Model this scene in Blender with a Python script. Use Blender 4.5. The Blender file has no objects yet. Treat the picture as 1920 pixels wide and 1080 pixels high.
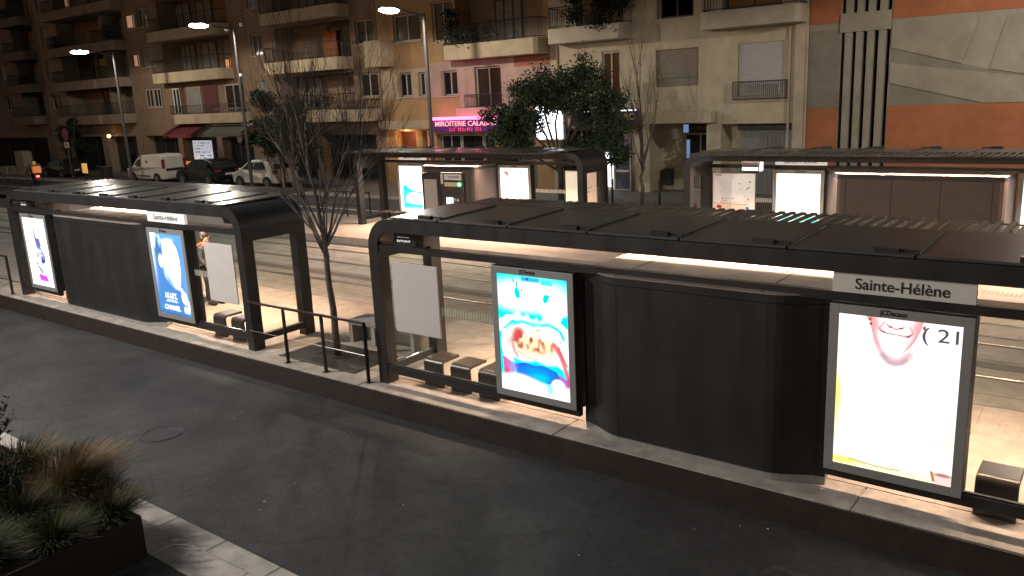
import bpy, bmesh, math, random
import numpy as np
from mathutils import Vector, Matrix, Euler

random.seed(7)
S = bpy.context.scene
COL = S.collection
PI = math.pi

# ------------------------------------------------------------------ camera, world, exposure
cam_d = bpy.data.cameras.new("camera")
cam = bpy.data.objects.new("camera", cam_d)
COL.objects.link(cam)
S.camera = cam
YAW, PITCH, ROLL, FPX = -0.6632, 0.2300, -0.0475, 1548.95
fw = Vector((math.sin(YAW) * math.cos(PITCH), math.cos(YAW) * math.cos(PITCH), -math.sin(PITCH)))
rt = Vector((math.cos(YAW), -math.sin(YAW), 0))
up = rt.cross(fw)
r2 = rt * math.cos(ROLL) + up * math.sin(ROLL)
u2 = -rt * math.sin(ROLL) + up * math.cos(ROLL)
m = Matrix((r2, u2, -fw)).transposed().to_4x4()
m.translation = Vector((0, -8.862, 4.536))
cam.matrix_world = m
cam_d.sensor_width = 36
cam_d.lens = FPX / 1920 * 36
cam_d.clip_start = 0.1
cam_d.clip_end = 2000

W = bpy.data.worlds.new("World")
S.world = W
W.use_nodes = True
nt = W.node_tree
bg = nt.nodes["Background"]
sky = nt.nodes.new("ShaderNodeTexSky")
sky.sky_type = 'NISHITA'
sky.sun_disc = False
sky.sun_elevation = math.radians(0)
sky.sun_rotation = math.radians(200)
nt.links.new(sky.outputs[0], bg.inputs[0])
bg.inputs[1].default_value = 0.14

S.view_settings.view_transform = 'Standard'
S.view_settings.look = 'None'
S.view_settings.exposure = 0.0
S.view_settings.gamma = 1.0
S.render.engine = 'CYCLES'
S.cycles.use_denoising = True
S.cycles.max_bounces = 6
S.cycles.transparent_max_bounces = 16
S.cycles.sample_clamp_indirect = 4.0
S.cycles.caustics_reflective = False
S.cycles.caustics_refractive = False
S.cycles.use_light_tree = True

# ------------------------------------------------------------------ materials
def srgb(h):
    def f(c):
        c /= 255
        return c / 12.92 if c <= .04045 else ((c + .055) / 1.055) ** 2.4
    return tuple(f(c) for c in h)

def mat(name, col, rough=.6, metal=0., noise=0., scale=4., bump=0., bscale=None, spec=.5, streak=False, col2=None, detail=6):
    m = bpy.data.materials.new(name)
    m.use_nodes = True
    n = m.node_tree
    b = n.nodes["Principled BSDF"]
    b.inputs["Base Color"].default_value = (*col, 1)
    b.inputs["Roughness"].default_value = rough
    b.inputs["Metallic"].default_value = metal
    b.inputs["Specular IOR Level"].default_value = spec
    tc = n.nodes.new("ShaderNodeTexCoord")
    src = tc.outputs["Object"]
    if streak:
        mp = n.nodes.new("ShaderNodeMapping")
        mp.inputs["Scale"].default_value = (1, 1, .12)
        n.links.new(src, mp.inputs[0])
        src = mp.outputs[0]
    if noise:
        t = n.nodes.new("ShaderNodeTexNoise")
        t.inputs["Scale"].default_value = scale
        t.inputs["Detail"].default_value = detail
        t.inputs["Roughness"].default_value = .65
        n.links.new(src, t.inputs["Vector"])
        r = n.nodes.new("ShaderNodeMapRange")
        r.inputs[1].default_value = .3
        r.inputs[2].default_value = .7
        n.links.new(t.outputs[0], r.inputs[0])
        mx = n.nodes.new("ShaderNodeMix")
        mx.data_type = 'RGBA'
        c2 = col2 if col2 else tuple(c * (1 - noise) for c in col)
        mx.inputs[6].default_value = (*c2, 1)
        mx.inputs[7].default_value = (*[min(1, c * (1 + noise * .5)) for c in col], 1)
        n.links.new(r.outputs[0], mx.inputs[0])
        n.links.new(mx.outputs[2], b.inputs["Base Color"])
    if bump:
        t2 = n.nodes.new("ShaderNodeTexNoise")
        t2.inputs["Scale"].default_value = bscale or scale * 12
        t2.inputs["Detail"].default_value = 4
        n.links.new(tc.outputs["Object"], t2.inputs["Vector"])
        bp = n.nodes.new("ShaderNodeBump")
        bp.inputs["Strength"].default_value = bump
        bp.inputs["Distance"].default_value = .02
        n.links.new(t2.outputs[0], bp.inputs["Height"])
        n.links.new(bp.outputs[0], b.inputs["Normal"])
    return m

def emis(name, col, strength):
    m = bpy.data.materials.new(name)
    m.use_nodes = True
    n = m.node_tree
    b = n.nodes["Principled BSDF"]
    b.inputs["Base Color"].default_value = (*[min(.8, c) for c in col], 1)
    b.inputs["Emission Color"].default_value = (*col, 1)
    b.inputs["Emission Strength"].default_value = strength
    b.inputs["Roughness"].default_value = .3
    return m

def poster_mat(name, strength):
    m = bpy.data.materials.new(name)
    m.use_nodes = True
    n = m.node_tree
    b = n.nodes["Principled BSDF"]
    a = n.nodes.new("ShaderNodeVertexColor")
    a.layer_name = "Col"
    n.links.new(a.outputs[0], b.inputs["Emission Color"])
    n.links.new(a.outputs[0], b.inputs["Base Color"])
    b.inputs["Emission Strength"].default_value = strength
    b.inputs["Roughness"].default_value = .15
    return m

def glass(name, tint=(.93, .95, .93), refl=.09):
    m = bpy.data.materials.new(name)
    m.use_nodes = True
    n = m.node_tree
    n.nodes.remove(n.nodes["Principled BSDF"])
    out = n.nodes["Material Output"]
    t = n.nodes.new("ShaderNodeBsdfTransparent")
    t.inputs[0].default_value = (*tint, 1)
    g = n.nodes.new("ShaderNodeBsdfGlossy")
    g.inputs["Roughness"].default_value = .04
    fr = n.nodes.new("ShaderNodeLayerWeight")
    fr.inputs[0].default_value = .5
    pw = n.nodes.new("ShaderNodeMath"); pw.operation = 'POWER'; pw.inputs[1].default_value = 4
    n.links.new(fr.outputs['Facing'], pw.inputs[0])
    ma = n.nodes.new("ShaderNodeMath"); ma.operation = 'MULTIPLY_ADD'; ma.inputs[1].default_value = .5; ma.inputs[2].default_value = .025
    n.links.new(pw.outputs[0], ma.inputs[0])
    mx = n.nodes.new("ShaderNodeMixShader")
    n.links.new(ma.outputs[0], mx.inputs[0])
    n.links.new(t.outputs[0], mx.inputs[1])
    n.links.new(g.outputs[0], mx.inputs[2])
    n.links.new(mx.outputs[0], out.inputs[0])
    return m

M = {}
M['metal'] = mat('anthracite paint', (.023, .0215, .0215), .42, 0, .15, 3, .02, 60)
M['cab'] = mat('cabinet sheet', (.021, .0205, .0205), .5, 0, .25, 1.5, .02, 90)
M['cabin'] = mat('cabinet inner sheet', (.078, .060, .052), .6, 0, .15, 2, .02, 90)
def smudge(m, lo, hi, sc):
    n = m.node_tree; b = n.nodes["Principled BSDF"]; tc = n.nodes.new("ShaderNodeTexCoord")
    mp = n.nodes.new("ShaderNodeMapping"); mp.inputs["Scale"].default_value = (1, 1, .25); n.links.new(tc.outputs["Object"], mp.inputs[0])
    t = n.nodes.new("ShaderNodeTexNoise"); t.inputs["Scale"].default_value = sc; t.inputs["Detail"].default_value = 6; n.links.new(mp.outputs[0], t.inputs["Vector"])
    r = n.nodes.new("ShaderNodeMapRange"); r.inputs[1].default_value = .3; r.inputs[2].default_value = .7; r.inputs[3].default_value = lo; r.inputs[4].default_value = hi
    n.links.new(t.outputs[0], r.inputs[0]); n.links.new(r.outputs[0], b.inputs["Roughness"])
smudge(M['cab'], .30, .62, 2.5); smudge(M['metal'], .32, .55, 3)
M['roof'] = mat('roof sheet', (.115, .110, .102), .25, .3, .3, 2.2, .04, 14)
def frit():
    m = bpy.data.materials.new('frosted roof glass'); m.use_nodes = True; n = m.node_tree
    n.nodes.remove(n.nodes["Principled BSDF"]); out = n.nodes["Material Output"]
    t = n.nodes.new("ShaderNodeBsdfTransparent"); t.inputs[0].default_value = (.92, .93, .92, 1)
    tl = n.nodes.new("ShaderNodeBsdfTranslucent"); tl.inputs[0].default_value = (.75, .74, .70, 1)
    mx = n.nodes.new("ShaderNodeMixShader"); mx.inputs[0].default_value = .2
    n.links.new(t.outputs[0], mx.inputs[1]); n.links.new(tl.outputs[0], mx.inputs[2]); n.links.new(mx.outputs[0], out.inputs[0])
    return m
M['frit'] = frit()
M['louvre'] = mat('louvre slats', (.26, .24, .215), .4, .1, .15, 4)
M['cabtop'] = mat('dusty cabinet top', (.32, .26, .22), .5, 0, .5, 2.5, .02, 40)
M['plinth'] = mat('plinth concrete', (.30, .29, .27), .8, 0, .2, 6, .1)
M['alu'] = mat('aluminium frame', (.36, .37, .36), .4, .35, .06, 4)
M['signw'] = mat('sign panel', (.70, .68, .62), .5, 0, .05, 3)
M['signback'] = mat('board back', (.66, .62, .58), .5, 0, .05, 2)
M['black'] = mat('black lettering', (.012, .012, .012), .5)
M['glass'] = glass('clear glass')
M['stripe'] = mat('glass sticker', (.75, .70, .58), .6)
M['led'] = emis('led strip', (1., .80, .62), 14)
M['stool'] = mat('stool sheet', (.055, .042, .038), .32, 0, .1, 5)
M['asphalt'] = mat('asphalt', (.048, .046, .045), .82, 0, .35, .9, .35, 160)
def asphalt(m):
    n = m.node_tree; b = n.nodes["Principled BSDF"]
    old = b.inputs["Base Color"].links[0].from_socket
    tc = n.nodes.new("ShaderNodeTexCoord")
    def noise(sc, lo, hi, det=3):
        t = n.nodes.new("ShaderNodeTexNoise"); t.inputs["Scale"].default_value = sc; t.inputs["Detail"].default_value = det
        n.links.new(tc.outputs["Object"], t.inputs["Vector"])
        r = n.nodes.new("ShaderNodeMapRange"); r.inputs[1].default_value = .35; r.inputs[2].default_value = .65; r.inputs[3].default_value = lo; r.inputs[4].default_value = hi
        n.links.new(t.outputs[0], r.inputs[0]); return r.outputs[0]
    def mul(c, f):
        mx = n.nodes.new("ShaderNodeMix"); mx.data_type = 'RGBA'; mx.blend_type = 'MULTIPLY'; mx.inputs[0].default_value = 1
        n.links.new(c, mx.inputs[6]); n.links.new(f, mx.inputs[7]); return mx.outputs[2]
    c = mul(old, noise(70, .55, 1.5, 2)); c = mul(c, noise(.35, .78, 1.2, 4)); c = mul(c, noise(9, .85, 1.12, 4))
    vo = n.nodes.new("ShaderNodeTexVoronoi"); vo.feature = 'DISTANCE_TO_EDGE'; vo.inputs["Scale"].default_value = .22
    wv = n.nodes.new("ShaderNodeTexNoise"); wv.inputs["Scale"].default_value = 1.6; wv.inputs["Detail"].default_value = 5
    n.links.new(tc.outputs["Object"], wv.inputs["Vector"])
    ad = n.nodes.new("ShaderNodeMix"); ad.data_type = 'RGBA'; ad.inputs[0].default_value = .22
    n.links.new(tc.outputs["Object"], ad.inputs[6]); n.links.new(wv.outputs[1], ad.inputs[7])
    n.links.new(ad.outputs[2], vo.inputs["Vector"])
    r = n.nodes.new("ShaderNodeMapRange"); r.inputs[1].default_value = 0; r.inputs[2].default_value = .004; r.inputs[3].default_value = .72; r.inputs[4].default_value = 1
    n.links.new(vo.outputs[0], r.inputs[0]); c = mul(c, r.outputs[0])
    n.links.new(c, b.inputs["Base Color"])
    n.links.new(noise(.5, .55, .80, 4), b.inputs["Roughness"])
    return m
asphalt(M['asphalt'])
M['asphalt_far'] = mat('asphalt far', (.055, .052, .052), .8, 0, .25, 1.2, .3, 120)
M['kerbsteel'] = mat('weathered edge', (.030, .018, .0135), .75, 0, .45, 3, .15, 40)
M['platform'] = mat('platform concrete', (.40, .34, .29), .75, 0, .28, 2.2, .12, 70)
M['slab2'] = mat('platform edge slabs', (.42, .37, .32), .75, 0, .4, 3.0, .12, 70)
M['track'] = mat('track concrete', (.40, .375, .33), .85, 0, .3, 1.8, .3, 60)
M['trackdark'] = mat('track filler', (.20, .185, .17), .9, 0, .2, 4, .2)
M['rail'] = mat('rail steel', (.45, .42, .38), .28, .9, .2, 3)
M['pave'] = mat('pavement', (.17, .155, .145), .85, 0, .25, 2, .2, 50)
M['kerb'] = mat('kerb stone', (.48, .43, .38), .8, 0, .3, 4, .15, 60)
M['darkpave'] = mat('dark paving', (.07, .066, .062), .85, 0, .25, 3, .2)
M['soil'] = mat('soil', (.030, .022, .016), .95, 0, .4, 10, .5, 30)
M['corten'] = mat('planter steel', (.022, .011, .009), .75, 0, .35, 4, .1, 40)
M['iron'] = mat('cast iron', (.085, .08, .076), .5, .4, .3, 8, .1)
M['bench'] = mat('bench concrete', (.34, .31, .28), .8, 0, .15, 5, .1)
M['rubber'] = mat('rubber', (.012, .012, .012), .8)
M['lamp_metal'] = mat('lamp pole paint', (.085, .075, .072), .5, .2, .1, 3)
M['lamp_lens'] = emis('lamp lens', (1, .93, .84), 60)
M['bark'] = mat('bark', (.095, .08, .07), .85, 0, .4, 9, .3)
M['bark_pale'] = mat('pale bark', (.20, .15, .12), .85, 0, .4, 9, .3)
M['bark_dark'] = mat('dark bark', (.10, .075, .06), .85, 0, .4, 9, .3)

def leafmat(name, c1, c2):
    m = mat(name, c1, .75, 0, .6, 1.4, col2=c2, spec=.15)
    return m
M['leaf'] = leafmat('evergreen leaf', (.075, .105, .055), (.030, .048, .024))
M['leaf_dark'] = leafmat('dark leaf', (.028, .045, .022), (.012, .022, .012))
M['hedge'] = leafmat('balcony leaf', (.020, .030, .016), (.008, .014, .008))
M['straw'] = leafmat('straw grass', (.24, .165, .09), (.10, .065, .032))
M['grassg'] = leafmat('green grass', (.040, .054, .018), (.014, .021, .008))
M['winglass'] = mat('window glass', (.020, .022, .024), .08, 0, .3, .7)
M['curtain'] = mat('curtain', (.26, .25, .22), .8, 0, .3, 5)
M['winframe'] = mat('window frame', (.42, .39, .35), .6)
M['darkframe'] = mat('dark window frame', (.07, .05, .045), .6)
M['shutter_beige'] = mat('beige shutter', (.30, .26, .20), .7, 0, .1, 3)
M['shutter_white'] = mat('white shutter', (.52, .50, .48), .6, 0, .06, 3)
M['iron_rail'] = mat('balcony iron', (.03, .027, .025), .6)
M['lit_warm'] = emis('lit window warm', (1., .42, .20), .55)
M['lit_pale'] = emis('lit window pale', (1., .55, .36), .28)
M['lit_white'] = emis('lit shop white', (.85, .92, 1.), 2.6)
M['lit_orange'] = emis('lit lobby', (1., .45, .20), .8)
M['door_dark'] = mat('dark door', (.035, .03, .028), .5)
M['recess'] = mat('recess wall', (.16, .13, .10), .85, 0, .2, 2)
M['white'] = mat('white paint', (.75, .74, .70), .6)

def stucco(name, col, n=.22):
    return mat(name, col, .9, 0, n, 1.1, .25, 45, spec=.2)
M['orange'] = stucco('orange render', (.41, .155, .075))
M['greige'] = stucco('grey beige render', (.33, .30, .235))
M['greige2'] = stucco('dark grey beige render', (.24, .225, .175))
M['cream'] = stucco('cream render', (.56, .48, .345))
M['cream2'] = stucco('pale balcony render', (.50, .44, .34))
M['ochre'] = stucco('ochre render', (.40, .26, .13))
M['pink'] = stucco('pink render', (.46, .32, .27))
M['pinkred'] = stucco('salmon render', (.36, .14, .09))
M['sand'] = stucco('sand balcony render', (.46, .37, .25))
M['brown'] = stucco('brown render', (.27, .19, .125))
M['taupe'] = stucco('taupe render', (.28, .215, .16))
M['dim'] = stucco('dim render', (.20, .16, .13))
M['brick'] = stucco('dull red render', (.12, .06, .05))

# ------------------------------------------------------------------ mesh helpers
class B:
    """collects faces for ONE mesh object"""
    def __init__(s):
        s.v = []; s.f = []; s.mi = []; s.smooth = False
    def add(s, vs, fs, mi=0):
        o = len(s.v)
        s.v += [tuple(p) for p in vs]
        s.f += [tuple(i + o for i in f) for f in fs]
        s.mi += [mi] * len(fs)
        return s
    def box(s, x0, x1, y0, y1, z0, z1, mi=0):
        vs = [(x, y, z) for z in (z0, z1) for y in (y0, y1) for x in (x0, x1)]
        return s.add(vs, [(0, 2, 3, 1), (4, 5, 7, 6), (0, 1, 5, 4), (2, 6, 7, 3), (0, 4, 6, 2), (1, 3, 7, 5)], mi)
    def obox(s, c, size, rz=0, mi=0, tilt=None):
        hx, hy, hz = [a / 2 for a in size]
        R = (tilt or Matrix.Identity(3)) if tilt else Matrix.Rotation(rz, 3, 'Z')
        vs = [Vector(c) + R @ Vector((x * hx, y * hy, z * hz)) for z in (-1, 1) for y in (-1, 1) for x in (-1, 1)]
        return s.add(vs, [(0, 2, 3, 1), (4, 5, 7, 6), (0, 1, 5, 4), (2, 6, 7, 3), (0, 4, 6, 2), (1, 3, 7, 5)], mi)
    def prism(s, poly, axis, a, b, mi=0):
        """poly: 2-D outline; axis: extrusion axis"""
        def P(p, t):
            return {'x': (t, p[0], p[1]), 'y': (p[0], t, p[1]), 'z': (p[0], p[1], t)}[axis]
        n = len(poly)
        vs = [P(p, a) for p in poly] + [P(p, b) for p in poly]
        fs = [tuple(range(n)), tuple(range(2 * n - 1, n - 1, -1))] + [(i, i + n, (i + 1) % n + n, (i + 1) % n) for i in range(n)]
        return s.add(vs, fs, mi)
    def tube(s, pts, radii, seg=6, cap=True, mi=0):
        pts = [Vector(p) for p in pts]
        if not hasattr(radii, '__len__'): radii = [radii] * len(pts)
        vs = []; n = len(pts)
        ref = None
        for i, p in enumerate(pts):
            d = (pts[min(i + 1, n - 1)] - pts[max(i - 1, 0)])
            if d.length < 1e-9: d = Vector((0, 0, 1))
            d.normalize()
            if ref is None:
                ref = d.orthogonal().normalized()
            a = (ref - d * ref.dot(d))
            a = a.normalized() if a.length > 1e-6 else d.orthogonal().normalized()
            ref = a
            b = d.cross(a)
            for k in range(seg):
                t = 2 * PI * k / seg
                vs.append(p + (a * math.cos(t) + b * math.sin(t)) * radii[i])
        fs = []
        for i in range(n - 1):
            for k in range(seg):
                q = (k + 1) % seg
                fs.append((i * seg + k, i * seg + q, (i + 1) * seg + q, (i + 1) * seg + k))
        if cap:
            fs.append(tuple(range(seg - 1, -1, -1)))
            fs.append(tuple(range((n - 1) * seg, n * seg)))
        return s.add(vs, fs, mi)
    def cyl(s, x, y, z0, z1, r, seg=16, r2=None, mi=0):
        return s.tube([(x, y, z0), (x, y, z1)], [r, r if r2 is None else r2], seg, True, mi)
    def disc_y(s, x, y0, y1, z, r, seg=20, mi=0):
        return s.tube([(x, y0, z), (x, y1, z)], r, seg, True, mi)
    def ball(s, c, r, seg=10, rings=7, mi=0):
        rx, ry, rz = r if hasattr(r, '__len__') else (r, r, r)
        vs = []; fs = []
        for i in range(rings + 1):
            a = PI * i / rings
            for k in range(seg):
                t = 2 * PI * k / seg
                vs.append((c[0] + rx * math.sin(a) * math.cos(t), c[1] + ry * math.sin(a) * math.sin(t), c[2] + rz * math.cos(a)))
        for i in range(rings):
            for k in range(seg):
                q = (k + 1) % seg
                fs.append((i * seg + k, (i + 1) * seg + k, (i + 1) * seg + q, i * seg + q))
        return s.add(vs, fs, mi)
    def ob(s, name, m, parent=None, smooth=False, bevel=0, loc=None):
        me = bpy.data.meshes.new(name)
        me.from_pydata(s.v, [], s.f)
        ms = m if isinstance(m, (list, tuple)) else [m]
        for x in ms: me.materials.append(x)
        if any(s.mi): me.polygons.foreach_set('material_index', s.mi)
        bm = bmesh.new(); bm.from_mesh(me)
        bmesh.ops.recalc_face_normals(bm, faces=bm.faces)
        bm.to_mesh(me); bm.free()
        if smooth:
            me.polygons.foreach_set('use_smooth', [True] * len(me.polygons))
        me.update()
        o = bpy.data.objects.new(name, me)
        COL.objects.link(o)
        if parent: o.parent = parent
        if loc: o.location = loc
        if bevel:
            b = o.modifiers.new('bevel', 'BEVEL'); b.width = bevel; b.segments = 2; b.limit_method = 'ANGLE'
        return o

def tag(o, label, cat, group=None):
    o['label'] = label; o['category'] = cat
    if group: o['group'] = group
    o['kind'] = 'thing'
    return o
def thing(name, label, cat, loc=(0, 0, 0), rz=0, group=None):
    o = bpy.data.objects.new(name, None)
    o.empty_display_size = .2
    COL.objects.link(o); o.location = loc; o.rotation_euler = (0, 0, rz)
    return tag(o, label, cat, group)
def structure(o):
    o['kind'] = 'structure'; return o
def stuff(o):
    o['kind'] = 'stuff'; return o
def copy_tree(o, parent=None):
    c = o.copy(); COL.objects.link(c)
    if parent: c.parent = parent
    for ch in list(o.children):
        if ch.type != 'LIGHT': copy_tree(ch, c)
    return c
def text(name, s, size, m, parent, loc, rot=(PI / 2, 0, 0), ext=.004, align='CENTER', width=None, bold=.0):
    cu = bpy.data.curves.new(name, 'FONT')
    cu.body = s; cu.size = size; cu.extrude = ext; cu.align_x = align; cu.align_y = 'CENTER'
    cu.offset = bold
    tmp = bpy.data.objects.new(name + '_tmp', cu)
    COL.objects.link(tmp)
    bpy.context.view_layer.update()
    me = bpy.data.meshes.new_from_object(tmp.evaluated_get(bpy.context.evaluated_depsgraph_get()))
    bpy.data.objects.remove(tmp)
    if width:
        xs = [v.co.x for v in me.vertices]
        k = width / (max(xs) - min(xs))
        for v in me.vertices: v.co.x *= k
    me.name = name
    me.materials.clear(); me.materials.append(m)
    o = bpy.data.objects.new(name, me)
    COL.objects.link(o); o.parent = parent
    o.location = loc; o.rotation_euler = rot
    return o

def worn_letters(name, m, parent, x0, x1, z, h, y, n, seed):
    """a row of letter-sized marks too worn to read"""
    rs = random.Random(seed); b = B(); st = (x1 - x0) / n
    for k in range(n):
        x = x0 + k * st; w = st * rs.uniform(.16, .24)
        b.box(x, x + w, y, y + .008, z - h / 2, z + h / 2)
        if rs.random() < .7: b.box(x + w, x + st * .66, y, y + .008, z + h * rs.choice((-.06, .34)), z + h * .5)
        if rs.random() < .6: b.box(x + st * .5, x + st * .68, y + .001, y + .009, z - h / 2, z + h * .2)
    return b.ob(name, m, parent)

# ------------------------------------------------------------------ poster art (emissive print painted cell by cell on a fine grid)
def ss(x, a, b):
    t = np.clip((x - a) / (b - a), 0, 1)
    return t * t * (3 - 2 * t)
class Art:
    def __init__(s, nu, nv, asp, base):
        s.nu, s.nv = nu, nv
        u = (np.arange(nu) + .5) / nu; v = (np.arange(nv) + .5) / nv
        s.u, s.v = np.meshgrid(u, v); s.asp = asp
        s.c = np.zeros((nv, nu, 3)); s.c[:] = base
        rng = np.random.RandomState(3)
        s.n = np.zeros((nv, nu))
        for k in (4, 8, 16, 32):
            g = rng.rand(k + 2, k + 2)
            x = s.u * k; y = s.v * k
            i = x.astype(int); j = y.astype(int); fx = x - i; fy = y - j
            fx = fx * fx * (3 - 2 * fx); fy = fy * fy * (3 - 2 * fy)
            s.n += (g[j, i] * (1 - fx) * (1 - fy) + g[j, i + 1] * fx * (1 - fy) + g[j + 1, i] * (1 - fx) * fy + g[j + 1, i + 1] * fx * fy) / k * 2
        s.n = (s.n - s.n.min()) / (s.n.max() - s.n.min())
    def put(s, mask, col, a=1.):
        mask = (np.clip(mask, 0, 1) * a)[..., None]
        s.c = s.c * (1 - mask) + np.array(col) * mask
        return s
    def ell(s, cx, cy, rx, ry, col, soft=.15, a=1., rot=0):
        x = s.u - cx; y = (s.v - cy) * s.asp
        if rot:
            x, y = x * math.cos(rot) + y * math.sin(rot), -x * math.sin(rot) + y * math.cos(rot)
        d = np.sqrt((x / rx) ** 2 + (y / (ry * s.asp)) ** 2)
        return s.put(1 - ss(d, 1 - soft, 1 + soft), col, a)
    def box(s, u0, u1, v0, v1, col, soft=.01, a=1.):
        mk = ss(s.u, u0 - soft, u0 + soft) * (1 - ss(s.u, u1 - soft, u1 + soft)) * ss(s.v, v0 - soft, v0 + soft) * (1 - ss(s.v, v1 - soft, v1 + soft))
        return s.put(mk, col, a)
    def stroke(s, pts, w, col, soft=.5, a=1.):
        best = np.full(s.u.shape, 9.)
        for (x0, y0), (x1, y1) in zip(pts[:-1], pts[1:]):
            dx, dy = x1 - x0, (y1 - y0) * s.asp
            L = dx * dx + dy * dy + 1e-12
            t = np.clip(((s.u - x0) * dx + (s.v - y0) * s.asp * dy) / L, 0, 1)
            best = np.minimum(best, np.hypot(s.u - x0 - t * dx, (s.v - y0) * s.asp - t * dy))
        return s.put(1 - ss(best, w * (1 - soft), w * (1 + soft)), col, a)
    def poly(s, pts, col, a=1.):
        ins = np.zeros(s.u.shape, bool)
        n = len(pts)
        for i in range(n):
            x0, y0 = pts[i]; x1, y1 = pts[(i + 1) % n]
            cond = ((y0 > s.v) != (y1 > s.v))
            with np.errstate(divide='ignore', invalid='ignore'):
                xi = (x1 - x0) * (s.v - y0) / (y1 - y0 + 1e-12) + x0
            ins ^= cond & (s.u < xi)
        return s.put(ins.astype(float), col, a)

def art_mesh(name, art, x0, x1, z0, z1, y, m, parent, face=-1):
    """grid of coloured cells on the plane y; face -1 looks to -y, +1 to +y (mirrored so it reads right)"""
    nu, nv = art.nu, art.nv
    us = np.linspace(0, 1, nu + 1); vs = np.linspace(0, 1, nv + 1)
    U, V = np.meshgrid(us, vs)
    X = x0 + (x1 - x0) * (U if face < 0 else 1 - U)
    Z = z0 + (z1 - z0) * V
    co = np.stack([X, np.full_like(X, y), Z], -1).reshape(-1, 3)
    idx = np.arange((nu + 1) * (nv + 1)).reshape(nv + 1, nu + 1)
    f = np.stack([idx[:-1, :-1], idx[:-1, 1:], idx[1:, 1:], idx[1:, :-1]], -1).reshape(-1, 4)
    me = bpy.data.meshes.new(name)
    me.from_pydata(co.tolist(), [], f.tolist())
    ca = me.color_attributes.new("Col", 'FLOAT_COLOR', 'CORNER')
    c = np.concatenate([art.c.reshape(-1, 3), np.ones((nu * nv, 1))], 1)
    ca.data.foreach_set('color', np.repeat(c, 4, 0).ravel().astype(np.float32))
    me.materials.append(m)
    o = bpy.data.objects.new(name, me); COL.objects.link(o); o.parent = parent
    return o

def art_makeup():          # white poster with the lower half of a smiling face
    A = Art(190, 272, 1.46, (1., 1., .985))
    u, v = A.u, A.v
    # half width of the face at height v, rounded chin at v = .768
    t = np.clip((v - .768) / .232, 0, 1); hwid = .215 * np.sqrt(np.clip(1 - (1 - t) ** 2.0, 0, 1)) * (.86 + .14 * t)
    cx = .480 - .02 * (1 - t)
    d = np.abs(u - cx) / np.maximum(hwid, 1e-4)
    inside = (v > .768) * (1 - ss(d, .97, 1.03))
    # neck first
    nd = np.abs(u - .47) / .17
    A.put((1 - ss(nd, .8, 1.05)) * ss(v, .66, .74) * (v < .86), (1., .90, .89), .9)
    A.stroke([(.315, .865), (.36, .80), (.42, .752), (.47, .735), (.53, .742), (.60, .785)], .030, (.72, .36, .40), .95, .9)
    A.stroke([(.38, .765), (.43, .728), (.48, .716), (.54, .726), (.58, .752)], .020, (.34, .26, .31), .95, .75)
    A.stroke([(.62, .80), (.625, .765), (.64, .73)], .014, (.90, .55, .58), .9, .7)
    A.put(inside, (1.02, .97, .96))
    A.put(inside * ss(d, .50, 1.0) * ss(v, .78, .84), (1., .36, .38), .95)
    A.put(inside * ss(d, .80, 1.0), (.86, .18, .24), .75)
    A.put(inside * np.exp(-(((u - .30) / .05) ** 2 + ((v - .955) / .05) ** 2)), (1., .30, .32), .9)
    A.put(inside * np.exp(-(((u - .655) / .05) ** 2 + ((v - .955) / .045) ** 2)), (1., .32, .34), .9)
    # smile: dark corners, thin lip line, lower lip, folds
    A.stroke([(.345, .932), (.36, .918), (.40, .908), (.47, .903), (.54, .901), (.585, .905), (.615, .918)], .0065, (.34, .08, .14), .6, .9)
    A.poly([(.345, .930), (.385, .919), (.425, .898), (.375, .908)], (.30, .05, .11)); A.poly([(.615, .918), (.585, .906), (.545, .888), (.592, .896)], (.30, .05, .11))
    A.poly([(.40, .903), (.47, .900), (.55, .897), (.53, .884), (.47, .879), (.425, .888)], (1.06, 1.05, 1.05))
    A.stroke([(.42, .888), (.47, .879), (.53, .883), (.56, .893)], .006, (.95, .50, .52), .9, .8)
    A.stroke([(.345, .935), (.368, .955), (.385, .975)], .008, (.70, .20, .25), .9, .8); A.stroke([(.618, .922), (.605, .945), (.59, .962)], .008, (.70, .20, .25), .9, .75)
    A.stroke([(.405, .962), (.425, .950), (.455, .945), (.480, .936), (.505, .944), (.535, .948), (.545, .958)], .0065, (.42, .10, .16), .7, .9)
    A.ell(.435, .949, .014, .006, (.25, .03, .07), .5); A.ell(.520, .947, .014, .006, (.25, .03, .07), .5)
    A.stroke([(.425, 1.0), (.418, .972)], .008, (.95, .52, .52), .9, .7); A.stroke([(.530, 1.0), (.540, .968)], .008, (.95, .50, .50), .9, .7)
    A.stroke([(.55, .872), (.575, .862)], .006, (.55, .2, .25), .8, .6)
    # ears and dark hair ends
    A.ell(.262, .985, .018, .014, (.22, .10, .10), .5); A.ell(.272, .955, .012, .010, (.10, .06, .06), .5)
    A.ell(.25, 1.0, .02, .012, (.8, .25, .22), .5); A.ell(.705, .965, .012, .014, (.10, .05, .06), .5)
    A.stroke([(.735, .995), (.72, .97)], .006, (.5, .45, .45), .6, .7)
    # yellow at the edges and foot
    A.ell(.0, .46, .05, .14, (1., .95, .05), .8, .9); A.ell(-.01, .30, .035, .14, (1., .95, .2), .9, .6)
    A.ell(.93, .27, .09, .10, (1., .95, .25), .95, .45)
    A.put(1 - ss(A.v + .05 * A.n, .02, .16), (1., .95, .45), .75)
    A.ell(.08, .03, .16, .022, (1., .75, .10), .6, .9)
    A.stroke([(.14, .045), (.28, .035), (.45, .028), (.58, .034)], .006, (.30, .16, .03), .5, .8)
    A.ell(.93, .03, .10, .05, (.95, .60, .55), .25); A.stroke([(.84, .07), (.86, .02)], .012, (.35, .18, .05), .5)
    A.ell(.93, .062, .07, .012, (.25, .08, .06), .5, .8)
    return A

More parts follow.
